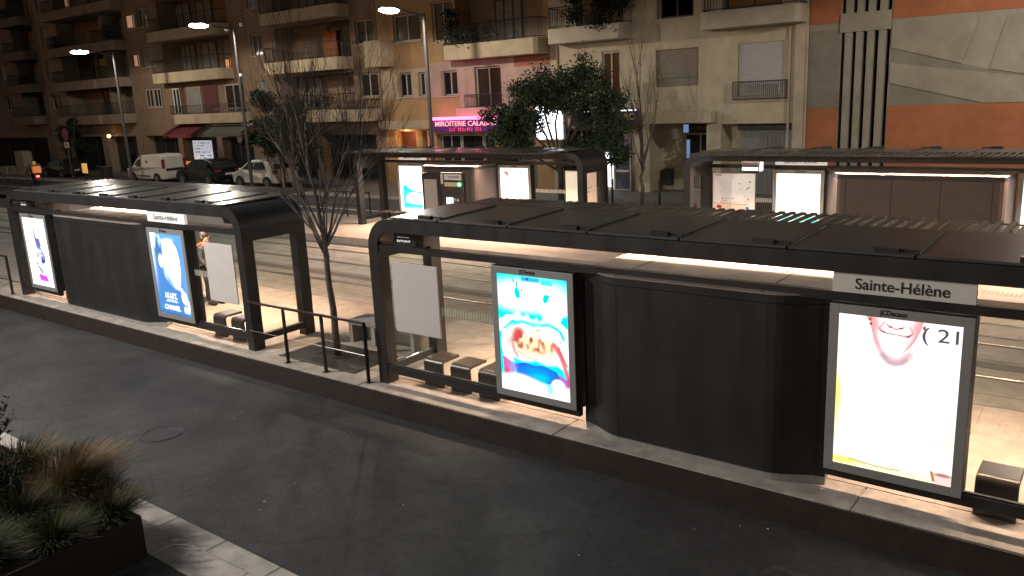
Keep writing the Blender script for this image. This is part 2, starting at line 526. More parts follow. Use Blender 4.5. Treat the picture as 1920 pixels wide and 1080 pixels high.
def art_burger():          # turquoise poster: hands holding a huge burger
    cy = (0., .80, .83)
    A = Art(170, 244, 1.46, cy)
    w = (1.05, 1.05, 1.05)
    A.put(ss(A.v, .66, .72) * .0 + 0, w)
    A.ell(.20, .83, .26, .10, w, .8, .95); A.ell(.60, .87, .36, .09, w, .8, .95); A.ell(.80, .80, .25, .08, w, .6, .9)
    A.ell(.45, .78, .4, .07, w, .6, .9)
    A.box(.52, .92, .735, .79, w, .012); A.box(.06, .50, .765, .82, w, .02, .8)
    A.box(.36, .62, .955, .992, (.02, .42, .72), .008); A.box(.64, .80, .94, .985, (.05, .75, .85), .008)
    A.ell(.445, .975, .018, .012, (.05, .05, .4), .3)
    A.poly([(.25, .87), (.29, .91), (.33, .87), (.34, .82), (.30, .80), (.26, .83)], (0, .62, .62))
    A.poly([(.66, .84), (.70, .87), (.76, .86), (.72, .80), (.67, .79)], (0, .62, .62))
    A.stroke([(.23, .965), (.25, .94)], .008, (.02, .25, .3)); A.stroke([(.29, .94), (.29, .91)], .009, (.02, .25, .3)); A.stroke([(.36, .89), (.36, .87)], .008, (.02, .25, .3))
    A.put(ss(A.n, .55, .62) * ss(A.v, .60, .63) * (1 - ss(A.v, .72, .76)), w, .6)
    # fingers arching over the bun
    A.poly([(.0, .60), (.12, .655), (.30, .665), (.38, .64), (.20, .62), (.08, .55), (.0, .50)], w)
    A.poly([(1., .60), (.88, .655), (.72, .66), (.68, .64), (.84, .61), (.94, .55), (1., .48)], w)
    A.ell(.36, .44, .30, .16, w, .12); A.ell(.70, .44, .30, .16, w, .12)
    A.stroke([(.22, .58), (.34, .615), (.46, .60), (.52, .58)], .018, (.0, .72, .74), .6, .85)
    A.stroke([(.62, .60), (.74, .625), (.88, .58), (.93, .52)], .018, (.0, .66, .70), .6, .85)
    A.stroke([(.90, .57), (.945, .50), (.93, .44)], .02, (.0, .62, .66), .6, .85)
    A.poly([(.04, .54), (.02, .40), (.06, .22), (.20, .26), (.16, .40), (.12, .52)], (1.05, .98, .98))
    A.poly([(.97, .52), (1., .40), (.98, .24), (.84, .28), (.90, .40), (.92, .50)], (1.05, .98, .98))
    # burger
    A.ell(.52, .45, .31, .115, (1.05, 1.0, .93), .15)
    rr = np.random.RandomState(8); fine = np.zeros(A.u.shape)
    for k in (9, 17, 33):
        g = rr.rand(k + 2, k + 2); x = A.u * k; y = A.v * k; i_ = x.astype(int); j_ = y.astype(int); fx = x - i_; fy = y - j_
        fine += g[j_, i_] * (1 - fx) * (1 - fy) + g[j_, i_ + 1] * fx * (1 - fy) + g[j_ + 1, i_] * (1 - fx) * fy + g[j_ + 1, i_ + 1] * fx * fy
    fine = (fine - fine.min()) / (fine.max() - fine.min())
    def blob(cx, cy, rx, ry): return np.exp(-(((A.u - cx) / rx) ** 2 + ((A.v - cy) / ry) ** 2) ** 2)
    A.put(blob(.52, .50, .30, .08), (1.0, .86, .66), .95)
    A.put(blob(.50, .41, .35, .085), (.92, .62, .42), .9)
    A.put(blob(.50, .43, .34, .065) * ss(fine, .36, .50), (.50, .20, .10), .9)
    A.put(blob(.50, .51, .30, .05) * ss(fine, .48, .58), (.80, .45, .28), .8)
    A.put(blob(.48, .44, .34, .075) * ss(fine, .54, .62), (.26, .035, .02), .95)
    A.put(blob(.58, .40, .28, .06) * (1 - ss(fine, .30, .40)), (.90, .80, .38), .9)
    A.put(blob(.29, .50, .10, .07) * ss(fine, .34, .48), (.50, .03, .04), .95)
    A.put(blob(.80, .45, .07, .035) * ss(fine, .40, .55), (.75, .22, .12), .8)
    A.put(blob(.60, .555, .10, .02) * ss(fine, .55, .62), (.75, .30, .25), .7)
    A.stroke([(.24, .38), (.36, .345), (.55, .34), (.74, .365)], .022, (.98, .74, .52), .8, .8)
    A.stroke([(.27, .35), (.40, .315), (.56, .31)], .010, (.70, .25, .18), .8, .7)
    A.stroke([(.19, .44), (.21, .36), (.26, .31)], .022, (.80, .16, .16), .8, .8)
    A.stroke([(.80, .46), (.88, .38), (.93, .30), (.97, .22)], .03, (.72, .06, .08), .7, .9)
    A.stroke([(.86, .44), (.92, .36), (.97, .30)], .012, (.45, .02, .05), .6, .8)
    A.stroke([(.04, .56), (.07, .50), (.04, .45)], .016, (.45, .25, .6), .7, .6)
    # blue shirt and red sleeves
    A.poly([(.20, .24), (.36, .265), (.50, .255), (.64, .265), (.82, .235), (.90, .14), (.70, .12), (.40, .13), (.24, .16)], (.01, .12, .62))
    A.ell(.54, .19, .22, .05, (.0, .30, .80), .6, .8); A.ell(.58, .15, .12, .04, (.0, .55, .85), .7, .8)
    A.poly([(.03, .30), (.17, .25), (.22, .20), (.15, .12), (.05, .10)], (.55, .12, .35)); A.ell(.10, .14, .06, .05, (.75, .05, .10), .5)
    A.ell(.18, .20, .06, .06, (.25, .30, .75), .7, .7)
    A.poly([(.84, .22), (.97, .18), (1., .08), (.90, .10)], (.30, .15, .60)); A.stroke([(.98, .20), (.99, .08)], .02, (.6, .05, .2), .6)
    A.put(1 - ss(A.v - .03 * np.sin(A.u * 6), .10, .15), w, .96)
    A.ell(.84, .095, .115, .082, (.85, .45, .50), .04); A.ell(.84, .095, .105, .075, (1.05, 1.0, .97), .04)
    A.ell(.72, .07, .05, .04, (0., .8, .85), .5, .7)
    A.box(.36, .60, .035, .06, (.8, .85, .85), .004, .5)
    return A

def art_portrait():        # blue duotone portrait poster
    A = Art(130, 186, 1.46, (.05, .17, .42))
    w = (1.1, 1.12, 1.15)
    A.put(ss(A.u + .1 * A.v, .72, 1.0), (.10, .26, .52), .8)
    A.put((1 - ss(A.u, .02, .12)) * ss(A.v, .15, .9), (.65, .78, .95), .8)
    A.ell(.45, .95, .40, .07, (.10, .28, .50), .5, .9)
    A.ell(.10, .93, .10, .10, (.85, .92, 1.), .5, .9)
    A.poly([(.18, .96), (.12, .80), (.16, .66), (.24, .70), (.36, .90)], (.04, .13, .30))
    # face, chin down right, ear at left
    A.poly([(.36, .91), (.50, .945), (.68, .925), (.80, .84), (.85, .70), (.84, .55), (.80, .42), (.76, .34), (.70, .32), (.60, .36), (.46, .45), (.36, .55), (.33, .66), (.34, .80)], w)
    A.ell(.25, .66, .07, .08, w, .25); A.ell(.37, .54, .06, .09, (.55, .78, .92), .6, .6)
    A.ell(.46, .90, .16, .035, (.45, .70, .85), .7, .8); A.ell(.62, .935, .12, .02, (.3, .55, .78), .6, .7)
    A.put(ss(A.n, .6, .75) * (1 - ss(np.hypot(A.u - .35, (A.v - .92)), .05, .16)), (.5, .8, .95), .6)
    A.stroke([(.28, .60), (.34, .48), (.46, .40), (.62, .33)], .02, (.35, .58, .82), .8, .6)
    # bottle and splash
    A.ell(.79, .325, .035, .028, w, .2); A.ell(.85, .24, .085, .075, w, .2); A.ell(.90, .185, .08, .035, w, .25)
    A.ell(.97, .13, .05, .03, (.8, .9, 1.), .4); A.stroke([(.84, .30), (.80, .34)], .02, w)
    A.box(.80, .97, .055, .115, w, .02, .95); A.box(.82, .86, .10, .13, w, .01)
    A.box(.22, .62, .205, .213, w, .004); A.box(.28, .60, .178, .186, w, .004, .8); A.box(.24, .62, .158, .166, w, .004, .8)
    A.put(1 - ss(A.v, .0, .05), (.02, .09, .24), .8)
    return A

def art_dancer():          # white poster, woman in blue and a pink suitcase
    A = Art(60, 92, 1.5, (1.1, 1.1, 1.08))
    navy = (.03, .03, .10)
    A.ell(.53, .76, .10, .115, navy, .25); A.ell(.55, .77, .065, .09, (1, .85, .78), .3)
    A.poly([(.42, .72), (.66, .70), (.68, .60), (.60, .55), (.46, .58)], (.10, .12, .32))
    A.poly([(.47, .60), (.66, .58), (.80, .43), (.74, .36), (.60, .38), (.50, .50)], (.12, .16, .42))
    A.ell(.58, .52, .09, .03, (.55, .75, .95), .6, .8); A.ell(.60, .46, .09, .02, (.7, .8, 1.), .6, .7)
    A.poly([(.44, .51), (.36, .45), (.44, .42), (.56, .44)], (.85, .25, .75))
    A.ell(.66, .37, .10, .03, navy, .5)
    A.poly([(.82, .60), (.90, .48), (.94, .42), (.84, .47)], (.35, .5, .6), .8)
    A.stroke([(.22, .33), (.66, .335)], .012, (.12, .12, .35), .5, .8)
    A.stroke([(.33, .37), (.43, .27)], .03, (.85, .3, .78), .5); A.stroke([(.44, .27), (.55, .20)], .035, (.10, .10, .20), .4)
    A.poly([(.36, .175), (.70, .16), (.78, .09), (.74, .055), (.42, .075), (.36, .10)], (.85, .05, .70))
    A.stroke([(.38, .085), (.74, .065)], .014, navy, .5)
    A.ell(.55, .045, .45, .03, (.45, .85, .95), .8, .7); A.ell(.12, .10, .10, .03, (.6, .9, 1.), .8, .6)
    A.ell(.40, .33, .04, .02, (.2, .2, .5), .6); A.ell(.86, .28, .04, .02, (.6, .75, .5), .7, .6)
    return A

def art_sea():             # white poster with turquoise foot
    A = Art(44, 64, 1.46, (1.15, 1.12, 1.08))
    A.put(1 - ss(A.v, .28, .36), (.0, .80, .84), 1.)
    A.ell(.42, .20, .34, .07, (.85, 1., 1.), .8, .95)
    A.put((1 - ss(A.u, .02, .07)) + ss(A.u, .93, .98), (1.2, 1.1, .98), .8)
    A.box(.45, .56, .955, .975, (.8, .7, .6), .01, .6)
    return A
def art_wave():            # white poster with blue wave shape
    A = Art(36, 60, 1.5, (1.15, 1.12, 1.06))
    A.poly([(.10, .52), (.22, .62), (.34, .54), (.60, .46), (.95, .45), (.95, .40), (.5, .42), (.30, .36), (.22, .20), (.95, .16), (.95, .06), (.12, .06)], (.02, .55, .80))
    A.ell(.62, .30, .30, .10, (1.1, 1.15, 1.2), .6, .9); A.ell(.6, .08, .4, .03, (.2, .85, .9), .6, .8)
    A.box(.45, .62, .86, .90, (.35, .3, .3), .03, .7); A.box(.30, .75, .95, .975, (.9, .55, .5), .03, .6)
    return A
def art_fashion():         # white poster, pink edge, dark strokes
    A = Art(44, 60, 1.4, (1.2, 1.15, 1.12))
    A.put((1 - ss(A.u + A.v * .3, .05, .30)) * (1 - ss(A.v, .35, .55)), (1., .30, .75), .8)
    A.put(1 - ss(A.v, .02, .22), (1., .10, .45), .9)
    A.poly([(.12, .93), (.30, .93), (.30, .82), (.20, .86)], (.65, .18, .15))
    A.stroke([(.28, .86), (.34, .76), (.38, .70)], .012, (.4, .25, .2)); A.stroke([(.74, .93), (.77, .86), (.73, .82)], .012, (.15, .08, .08))
    A.stroke([(.68, .90), (.80, .92)], .012, (.15, .08, .08)); A.stroke([(.70, .74), (.66, .68)], .008, (.5, .3, .3), .6, .6)
    return A
def art_plan():            # street plan on a board
    A = Art(84, 84, 1.0, (.90, .84, .76))
    rs = random.Random(4)
    A.put((1 - ss(A.u, .15, .35)), (.85, .66, .60), .6)
    A.box(.04, .20, .955, .975, (.05, .04, .04), .004)
    for k in range(16):
        x, y = rs.uniform(.10, .95), rs.uniform(.36, .92); w = rs.uniform(.012, .03)
        A.box(x - w, x + w, y - .008, y + .008, (.06, .05, .05), .004, .9)
    for k in range(26):
        x, y = rs.uniform(.2, .9), rs.uniform(.30, .42)
        A.stroke([(x, y), (x + rs.uniform(-.08, .08), y + rs.uniform(-.04, .04))], .006, (.3, .15, .15), .5, .7)
    for k in range(14):
        x, y = rs.uniform(.2, .95), rs.uniform(.45, .9)
        A.stroke([(x, y), (x + rs.uniform(-.12, .12), y + rs.uniform(-.05, .05))], .004, (.55, .5, .45), .5, .5)
    A.box(.02, .80, .02, .28, (.85, .62, .46), .01, .8); A.stroke([(.0, .29), (.85, .28)], .006, (.4, .1, .1))
    A.ell(.15, .21, .065, .045, (.35, .04, .10), .2); A.box(.80, .87, .08, .23, (.12, .14, .38), .01)
    for k in range(10):
        x, y = rs.uniform(.1, .75), rs.uniform(.05, .25)
        A.box(x - .04, x + .04, y - .006, y + .006, (.5, .3, .2), .004, .6)
    return A
def art_board_map():       # pale board, a line of colour near its foot
    A = Art(40, 48, 1.2, (.95, .86, .66))
    A.put(ss(A.u, .55, .6), (.80, .52, .38), .8)
    A.box(.02, .50, .12, .20, (.55, .15, .18), .015, .8); A.box(.55, .98, .05, .16, (.10, .30, .36), .015, .9)
    A.stroke([(.30, .30), (.42, .42)], .01, (.4, .3, .3), .6, .6); A.stroke([(.62, .62), (.72, .56), (.85, .60)], .02, (.35, .3, .2), .7, .7)
    A.box(.70, .80, .45, .47, (.1, .05, .05), .01)
    return A

POST = {}
def pmat(k, st):
    key = (k, st)
    if key not in POST: POST[key] = poster_mat('poster print ' + k, st)
    return POST[key]
WHITE_ART = Art(4, 6, 1.4, (1.1, 1.05, 1.0))

# ------------------------------------------------------------------ ground, road, platforms, tracks
def sheet(name, x0, x1, y0, y1, z, m, nx=1, ny=1):
    b = B()
    vs = [(x0 + (x1 - x0) * i / nx, y0 + (y1 - y0) * j / ny, z) for j in range(ny + 1) for i in range(nx + 1)]
    fs = [(j * (nx + 1) + i, j * (nx + 1) + i + 1, (j + 1) * (nx + 1) + i + 1, (j + 1) * (nx + 1) + i) for j in range(ny) for i in range(nx)]
    b.add(vs, fs)
    return structure(b.ob(name, m))
ZR = -.375
sheet('ground', -400, 300, -200, 300, -.60, M['asphalt_far'])
sheet('road', -120, 60, -4.16, -.33, ZR, M['asphalt'])
structure(B().box(-120, 60, -7.6, -4.16, -.59, ZR - .004).ob('road_bed', M['asphalt']))
# platform slabs with their rusty edge
def slab_rows(x0, x1, y0, y1, z0, z1, step, gap=.012, off=0):
    b = B(); x = x0 + off
    b.box(x0, x1, y0 + .02, y1 - .02, z0, z1 - .012)
    while x < x1:
        b.box(x + gap / 2, min(x + step, x1) - gap / 2, y0, y1, z1 - .05, z1)
        x += step
    return b
PX0, PX1 = -34, 14
structure(slab_rows(PX0, PX1, -.30, .32, -.58, .0, 3.9, .02, 1.35 - .75).ob('platform_border', M['slab2'], bevel=.006))
structure(slab_rows(PX0, PX1, .335, 2.55, -.58, .0, 1.25).ob('platform', M['platform'], bevel=.003))
structure(slab_rows(PX0, PX1, 2.56, 3.64, -.58, .0, 2.5).ob('platform_rim', M['platform'], bevel=.004))
structure(B().box(PX0, PX1, -.335, -.302, -.59, -.012).ob('platform_edge', M['kerbsteel']))
structure(slab_rows(PX0 - 14, PX1, 9.95, 11.05, -.58, .0, 2.5).ob('platform_rim', M['platform'], bevel=.004))
structure(slab_rows(PX0 - 14, PX1, 11.06, 13.95, -.58, .0, 1.25).ob('platform', M['platform'], bevel=.003))
structure(B().box(PX0 - 14, PX1, 13.952, 13.985, -.59, -.012).ob('platform_edge', M['kerbsteel']))
# tactile warning domes
def domes(name, x0, x1, y0, y1, p=.085):
    b = B(); y = y0
    while y < y1:
        x = x0
        while x < x1:
            r = .022
            b.add([(x - r, y - r, .001), (x + r, y - r, .001), (x + r, y + r, .001), (x - r, y + r, .001), (x - r * .5, y - r * .5, .008), (x + r * .5, y - r * .5, .008), (x + r * .5, y + r * .5, .008), (x - r * .5, y + r * .5, .008)],
                  [(4, 5, 6, 7), (0, 1, 5, 4), (1, 2, 6, 5), (2, 3, 7, 6), (3, 0, 4, 7)])
            x += p
        y += p
    return stuff(b.ob(name, M['slab2']))
domes('tactile_paving', -27, 2, 2.70, 3.12)
domes('tactile_paving', -30, 2, 10.45, 10.85)
# trackbed
structure(B().box(-120, 60, 3.645, 9.945, -.59, -.25).ob('trackbed', M['track']))
def strip(name, y0, y1, z, m): return sheet(name, -120, 60, y0, y1, z, m)
for y in (4.27, 5.70, 7.58, 9.02):
    strip('rail_groove', y - .09, y + .09, -.246, M['trackdark'])
    structure(B().box(-120, 60, y - .028, y + .028, -.262, -.236).ob('tram_rail', M['rail'], bevel=.006))
for y in (4.85, 6.62, 8.1, 9.45):
    strip('track_joint', y - .012, y + .012, -.2455, M['trackdark'])
strip('track_band', 6.15, 6.50, -.2465, M['trackdark'])
for i in range(-24, 8):
    structure(B().box(i * 2.4, i * 2.4 + .012, 3.66, 9.93, -.2490, -.2475).ob('track_joint', M['trackdark']))
# drain covers between the rails
for x, y in ((-2.6, 8.2), (-11.9, 7.95), (-17.8, 8.3)):
    b = B(); b.box(x, x + 1.0, y - .14, y + .14, -.25, -.238)
    for k in range(9): b.box(x + .05 + k * .105, x + .11 + k * .105, y - .11, y + .11, -.238, -.2355)
    tag(b.ob('track_drain', M['iron']), {(-2.6): 'dark steel drain cover between the rails seen right of the white beauty poster', (-11.9): 'steel drain cover between rails straight behind the notice panel of the near shelter', (-17.8): 'steel drain cover between rails behind the leftmost shelter and bare tree'}[x], 'drain cover', 'drain covers in the tram track')
# far carriageway, its kerbs and pavement
sheet('road', -160, 60, 13.99, 20.5, ZR, M['asphalt_far'])
structure(B().box(-160, 60, 20.5, 20.66, -.59, -.25).ob('kerb', M['kerb'], bevel=.02))
structure(B().box(-160, 60, 20.664, 21.75, -.59, -.265).ob('pavement', M['pave']))
structure(B().box(-38, 60, 21.754, 27.9, -.59, -.268).ob('pavement', M['pave']))
sheet('parking_lane', -160, -38.004, 21.754, 24.75, ZR - .002, M['asphalt_far'])
structure(B().box(-160, -38.004, 24.754, 27.9, -.59, -.27).ob('pavement', M['pave']))
for y in (17.1,):
    sheet('lane_line', -160, 40, y - .06, y + .06, ZR + .004, M['white'])
# near-side kerb and pavement
structure(slab_rows(-60, 20, -4.46, -4.165, -.59, -.30, 1.0, .012).ob('kerb', M['kerb'], bevel=.012))
structure(slab_rows(-60, 20, -4.86, -4.47, -.59, -.262, 1.25, .012, .35).ob('kerb_slabs', M['kerb'], bevel=.008))
structure(B().box(-60, 20, -30, -4.865, -.59, -.272).ob('pavement', M['darkpave']))

# ------------------------------------------------------------------ tram shelters
def ribbon(L, t=.20, top=2.74, R=.46):
    """outline of the rounded portal: outer arc down both ends, inner arc back"""
    zc = 2.10
    out = []
    def arc(cx, cz, r, a0, a1, n=10):
        return [(cx + r * math.cos(a0 + (a1 - a0) * i / n), cz + r * math.sin(a0 + (a1 - a0) * i / n)) for i in range(n + 1)]
    o = [(0, zc)] + arc(R, top - R, R, PI, PI / 2) + arc(L - R, top - R, R, PI / 2, 0) + [(L, zc)]
    r = R - t
    i = [(L - t, zc)] + arc(L - R, top - R, r, 0, PI / 2) + arc(R, top - R, r, PI / 2, PI) + [(t, zc)]
    return o, i
def build_shelter(label, ox, oy, flip, L, cab, ads, sign, board, disp, hang, stripes, power, seams, louvre_from=.75, group='tram shelters'):
    D = 1.46
    root = thing('tram_shelter', label, 'tram shelter', (ox, oy, 0), PI if flip else 0, group)
    # --- portal frame
    b = B(); o, i = ribbon(L); n = len(o)
    ys = (0, D)
    for y in ys: b.v += [(p[0], y, p[1]) for p in o] + [(p[0], y, p[1]) for p in i[::-1]]
    for k in range(n - 1):
        for q, base in ((0, 0), (1, 2 * n)):
            b.f.append((base + k, base + k + 1, base + n + k + 1, base + n + k))
        b.f.append((k, k + 1, 2 * n + k + 1, 2 * n + k)); b.f.append((n + k, n + k + 1, 3 * n + k + 1, 3 * n + k))
    for k in (0, n - 1): b.f.append((k, n + k, 3 * n + k, 2 * n + k))
    b.mi += [0] * (len(b.f) - len(b.mi))
    for x0, x1 in ((0, .2), (L - .2, L)):
        for y0, y1 in ((0, .24), (D - .24, D)):
            b.box(x0, x1, y0, y1, 0, 2.0985)
    fr = b.ob('frame', M['metal'], root)
    for p in fr.data.polygons: p.use_smooth = False
    # --- roof sheets, tilted to the road side, with standing seams
    b = B(); sl = .030 / D
    xs = [.50] + seams + [L - .50]
    for x0, x1 in zip(xs[:-1], xs[1:]):
        b.add([(x0 + .012, .03, 2.745), (x1 - .012, .03, 2.745), (x1 - .012, D + .02, 2.745 + sl * D), (x0 + .012, D + .02, 2.745 + sl * D),
               (x0 + .012, .03, 2.775), (x1 - .012, .03, 2.775), (x1 - .012, D + .02, 2.775 + sl * D), (x0 + .012, D + .02, 2.775 + sl * D)],
              [(0, 3, 2, 1), (4, 5, 6, 7), (0, 1, 5, 4), (2, 3, 7, 6), (0, 4, 7, 3), (1, 2, 6, 5)])
    roof = b.ob('roof', M['roof'], root, bevel=.004)
    for x in xs[1:-1]:
        B().obox((x, .75, 2.785 + sl * .75), (.02, D - .1, .02), tilt=Matrix.Rotation(sl, 3, 'X')).ob('roof_seam', M['roof'], roof)
    for x in xs[1:-1]:
        c = B().box(x - .40, x - .16, .04, .12, 2.776, 2.83).box(x - .16, x + .02, .10, .13, 2.785, 2.815)
        c.ob('roof_clamp', M['metal'], roof)
    # --- louvre slats beyond the sheets
    b = B(); x = louvre_from
    while x < L - .6:
        wide = any(abs(x - q) < .07 for q in seams)
        w = .036 if not wide else .07
        b.box(x - w, x + w, D + .025, 2.34, 2.782, 2.803)
        x += .145
    b.box(louvre_from - .1, L - .5, D + .026, D + .05, 2.755, 2.7815)
    b.box(louvre_from - .1, L - .5, 2.31, 2.335, 2.762, 2.7815)
    b.ob('louvre', M['roof'], root)
    B().box(louvre_from - .1, L - .5, D + .052, 2.308, 2.770, 2.778).ob('louvre_glass', M['frit'], root)
    # --- rails and glass
    b = B(); b.box(.2, L - .2, .02, .11, 2.225, 2.325); b.ob('upper_rail', M['metal'], root)
    for x0, x1 in ((.2, cab[0]), (cab[1], L - .2)): B().box(x0, x1, .01, .09, .20, .33).box(x0, x1, .03, .07, .3295, .352).ob('lower_rail', M['metal'], root)
    for x0, x1 in ((.02, .12), (L - .12, L - .02)): B().box(x0, x1, .242, D - .242, .15, .27).ob('end_rail', M['metal'], root)
    adx = [a[0] for a in ads]
    gl = []
    for x0, x1 in ((.2, cab[0]), (cab[1], L - .2)):
        cuts = sorted([(max(x0, a), min(x1, a + 1.38)) for a in adx if a < x1 and a + 1.38 > x0])
        cur = x0
        for a0, a1 in cuts:
            if a0 - cur > .1: gl.append((cur, a0))
            cur = a1
        if x1 - cur > .1: gl.append((cur, x1))
    for x0, x1 in gl:
        B().box(x0 + .01, x1 - .01, .045, .057, .354, 2.223).ob('glass_pane', M['glass'], root)
    for x in (.07, L - .07):
        B().box(x - .005, x + .005, .245, D - .245, .272, 2.097).ob('glass_pane', M['glass'], root)
    for x0, x1, z0, z1 in stripes:
        b = B(); x = x0
        while x < x1:
            b.box(x, x + .026, .058, .061, z0, z1); x += .052
        b.ob('glass_stripes', M['stripe'], root)
    # --- technical cabinet
    c0, c1 = cab[:2]; i0, i1 = cab[2:]; yo, yi = -.09, 1.34
    def plan(grow=0.):
        pts = []
        for k in range(9):
            t = k / 8; pts.append((c0 + .02 + .62 * t - grow, .13 + (yo - .13) * ss1(t)))
        for k in range(9):
            t = k / 8; pts.append((c1 - .64 + .62 * t + grow, yo + (.13 - yo) * ss1(t)))
        pts += [(c1 - i1, yi - .12), (c1 - i1 - .04, yi - .03), (c1 - i1 - .12, yi), (c0 + i0 + .12, yi), (c0 + i0 + .04, yi - .03), (c0 + i0, yi - .12)]
        return pts
    b = B(); pl = plan()
    b.prism(pl, 'z', .10, 2.135, 0)
    for p in (0,): pass
    cb = b.ob('cabinet', [M['cab'], M['cabin']], root)
    # inner face brown: faces with y > 1
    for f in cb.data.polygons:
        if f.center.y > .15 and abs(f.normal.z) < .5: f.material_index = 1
    B().prism([(x, y) for x, y in plan()], 'z', 2.142, 2.235).ob('cabinet_band', [M['cab']], cb)
    B().prism([(x, y) for x, y in plan()], 'z', 2.2355, 2.25).ob('cabinet_top', M['cabtop'], cb)
    B().prism([(x, y * .97 + .01) for x, y in plan()], 'z', 0.0, .099).ob('plinth', M['plinth'], cb)
    b = B(); n_d = 3; dw = (c1 - c0 - .9) / n_d
    for x in (c0 + .66, c1 - .66): B().box(x - .006, x + .006, yo - .002, yo + .03, .12, 2.13).ob('door_joint', M['rubber'], cb)
    fw_ = c1 - i1 - .25 - (c0 + i0 + .25)
    for k in range(n_d + 1): x = c0 + i0 + .25 + fw_ * k / n_d; B().box(x - .008, x + .008, yi - .03, yi + .002, .12, 2.13).ob('door_joint', M['rubber'], cb)
    B().box(c0 + .9, c1 - .9, yo - .001, yo + .02, .40, .408).ob('door_joint', M['rubber'], cb)
    b = B()
    for x in (c0 + .62, c1 - i1 - .55): B().box(x - .008, x + .008, yo + .05, yi - .08, 2.2505, 2.253).ob('lid_joint', M['rubber'], cb)
    for x in (c0 + .7, c1 - i1 - .63): B().cyl(x, .2, 2.2505, 2.262, .018, 8).ob('lid_bolt', M['rubber'], cb); B().cyl(x, 1.05, 2.2505, 2.262, .018, 8).ob('lid_bolt', M['rubber'], cb)
    # --- strip light under the roof and its lamp
    B().box(.5, L - .5, 1.20, 1.25, 2.529, 2.5385).ob('light_strip', M['led'], root)
    ld = bpy.data.lights.new('strip_light', 'AREA'); ld.shape = 'RECTANGLE'; ld.size = L - 1.0; ld.size_y = .05
    ld.energy = power; ld.color = (1., .69, .49); ld.spread = math.radians(130)
    lo = bpy.data.objects.new('strip_light', ld); COL.objects.link(lo); lo.parent = root
    lo.location = (L / 2, 1.225, 2.525); lo.rotation_euler = (math.radians(16), 0, 0)
    # --- illuminated poster boxes
    for ax, outer, inner, st in ads:
        bx = B()
        z0, z1 = .302, 2.211
        bx.box(ax, ax + 1.38, -.035, .20, z0, z1)
        case = bx.ob('poster_box', M['metal'], root)
        for s, art in ((-1, outer), (1, inner)):
            y0 = -.037 if s < 0 else .202
            b = B()
            ya, yb = (y0 - .016, y0) if s < 0 else (y0, y0 + .016)
            for q in ((ax, ax + .10, z0, z1), (ax + 1.28, ax + 1.38, z0, z1), (ax + .10, ax + 1.28, z0, z0 + .10), (ax + .10, ax + 1.28, z1 - .10, z1)):
                b.box(q[0], q[1], ya, yb, q[2], q[3])
            b.ob('poster_frame', M['alu'], case, bevel=.004)
            art_mesh('poster', art[0], ax + .10, ax + 1.28, z0 + .10, z1 - .10, (ya + yb) / 2, pmat(art[1], st), case, s)
            fy = ya - .002 if s < 0 else yb + .002
            text('maker_lettering', 'JCDecaux', .075, M['black'], case, (ax + .64, fy, z1 - .045), (PI / 2, 0, 0 if s < 0 else PI), .002, width=.27, bold=.0015)
            if art[1] == 'makeup' and s < 0:
                text('poster_lettering', '( 21', .20, M['poster_grey'], case, (ax + 1.10, fy + .008, 1.985), (PI / 2, 0, 0), .001, width=.33, bold=.0015)
            if art[1] == 'portrait' and s < 0:
                text('poster_lettering', 'LE LIFT', .12, M['poster_white'], case, (ax + .60, fy + .008, .815), (PI / 2, 0, 0), .001, width=.42, bold=.003)
                text('poster_lettering', 'CHANEL', .14, M['poster_white'], case, (ax + .60, fy + .008, .545), (PI / 2, 0, 0), .001, width=.60, bold=.004)
    # --- stop name
    sb = B().box(sign[0], sign[1], .02, .085, 2.327, 2.535).ob('name_board', M['signw'] if not sign[2] else M['sign_lit'], root)
    for s in ((-1, 1) if not flip else (1, -1)):
        text('stop_name', 'Sainte-Hélène', .165, M['black'], sb, ((sign[0] + sign[1]) / 2, .017 if s < 0 else .088, 2.425), (PI / 2, 0, 0 if s < 0 else PI), .0015, width=(sign[1] - sign[0]) * .66, bold=.0016)
    # --- notice panel
    if board:
        x0, x1, z0, z1, art = board
        nb = (B().box(x0, x1, .066, .086, z0, z1) if art else B().box(x0, x1, .018, .040, z0, z1)).ob('notice_panel', M['signback'], root, bevel=.004)
        if art: art_mesh('plan_sheet', art, x0 + .02, x1 - .02, z0 + .02, z1 - .02, .089, pmat('plan', .34), nb, 1)
    if disp:
        x0, x1 = disp
        d = B().box(x0, x1, .12, .30, 2.24, 2.53).ob('display', M['rubber'], root, bevel=.01)
        b = B(); rd = random.Random(2); cxd = (x0 + x1) / 2
        for z, xa, xb, hh in ((2.455, -.15, .10, .006), (2.395, -.16, .12, .022), (2.30, .08, .14, .018)):
            x = cxd + xa
            while x < cxd + xb:
                w = rd.uniform(.008, .028); b.box(x, x + w, .1155, .1185, z - hh * rd.uniform(.4, 1), z + hh * rd.uniform(.4, 1)); x += w + rd.uniform(.006, .016)
        b.ob('display_text', M['disp_text'], d)
    if hang:
        hx = hang
        h = B().prism([(.75, 2.53), (.82, 2.24), (1.12, 2.20), (1.22, 2.53)], 'x', hx - .02, hx + .45).ob('hanging_display', M['rubber'], root, bevel=.01)
        B().box(hx + .0, hx + .43, 1.16, 1.168, 2.27, 2.52).ob('display_screen', M['disp_blue'], h)
        B().box(hx - .024, hx - .021, .84, 1.10, 2.25, 2.52).ob('display_screen', M['disp_white'], h)
        B().box(hx + .451, hx + .454, .84, 1.10, 2.25, 2.52).ob('display_screen', M['disp_warm'], h)
    return root
def ss1(t): return t * t * (3 - 2 * t)
M['poster_grey'] = emis('grey print', (.16, .16, .16), .3)
M['poster_white'] = emis('white print', (1, 1, 1.05), 1.2)
M['sign_lit'] = emis('lit sign panel', (1., .88, .78), .55)
M['disp_text'] = emis('display glow', (.8, .85, .9), .32)
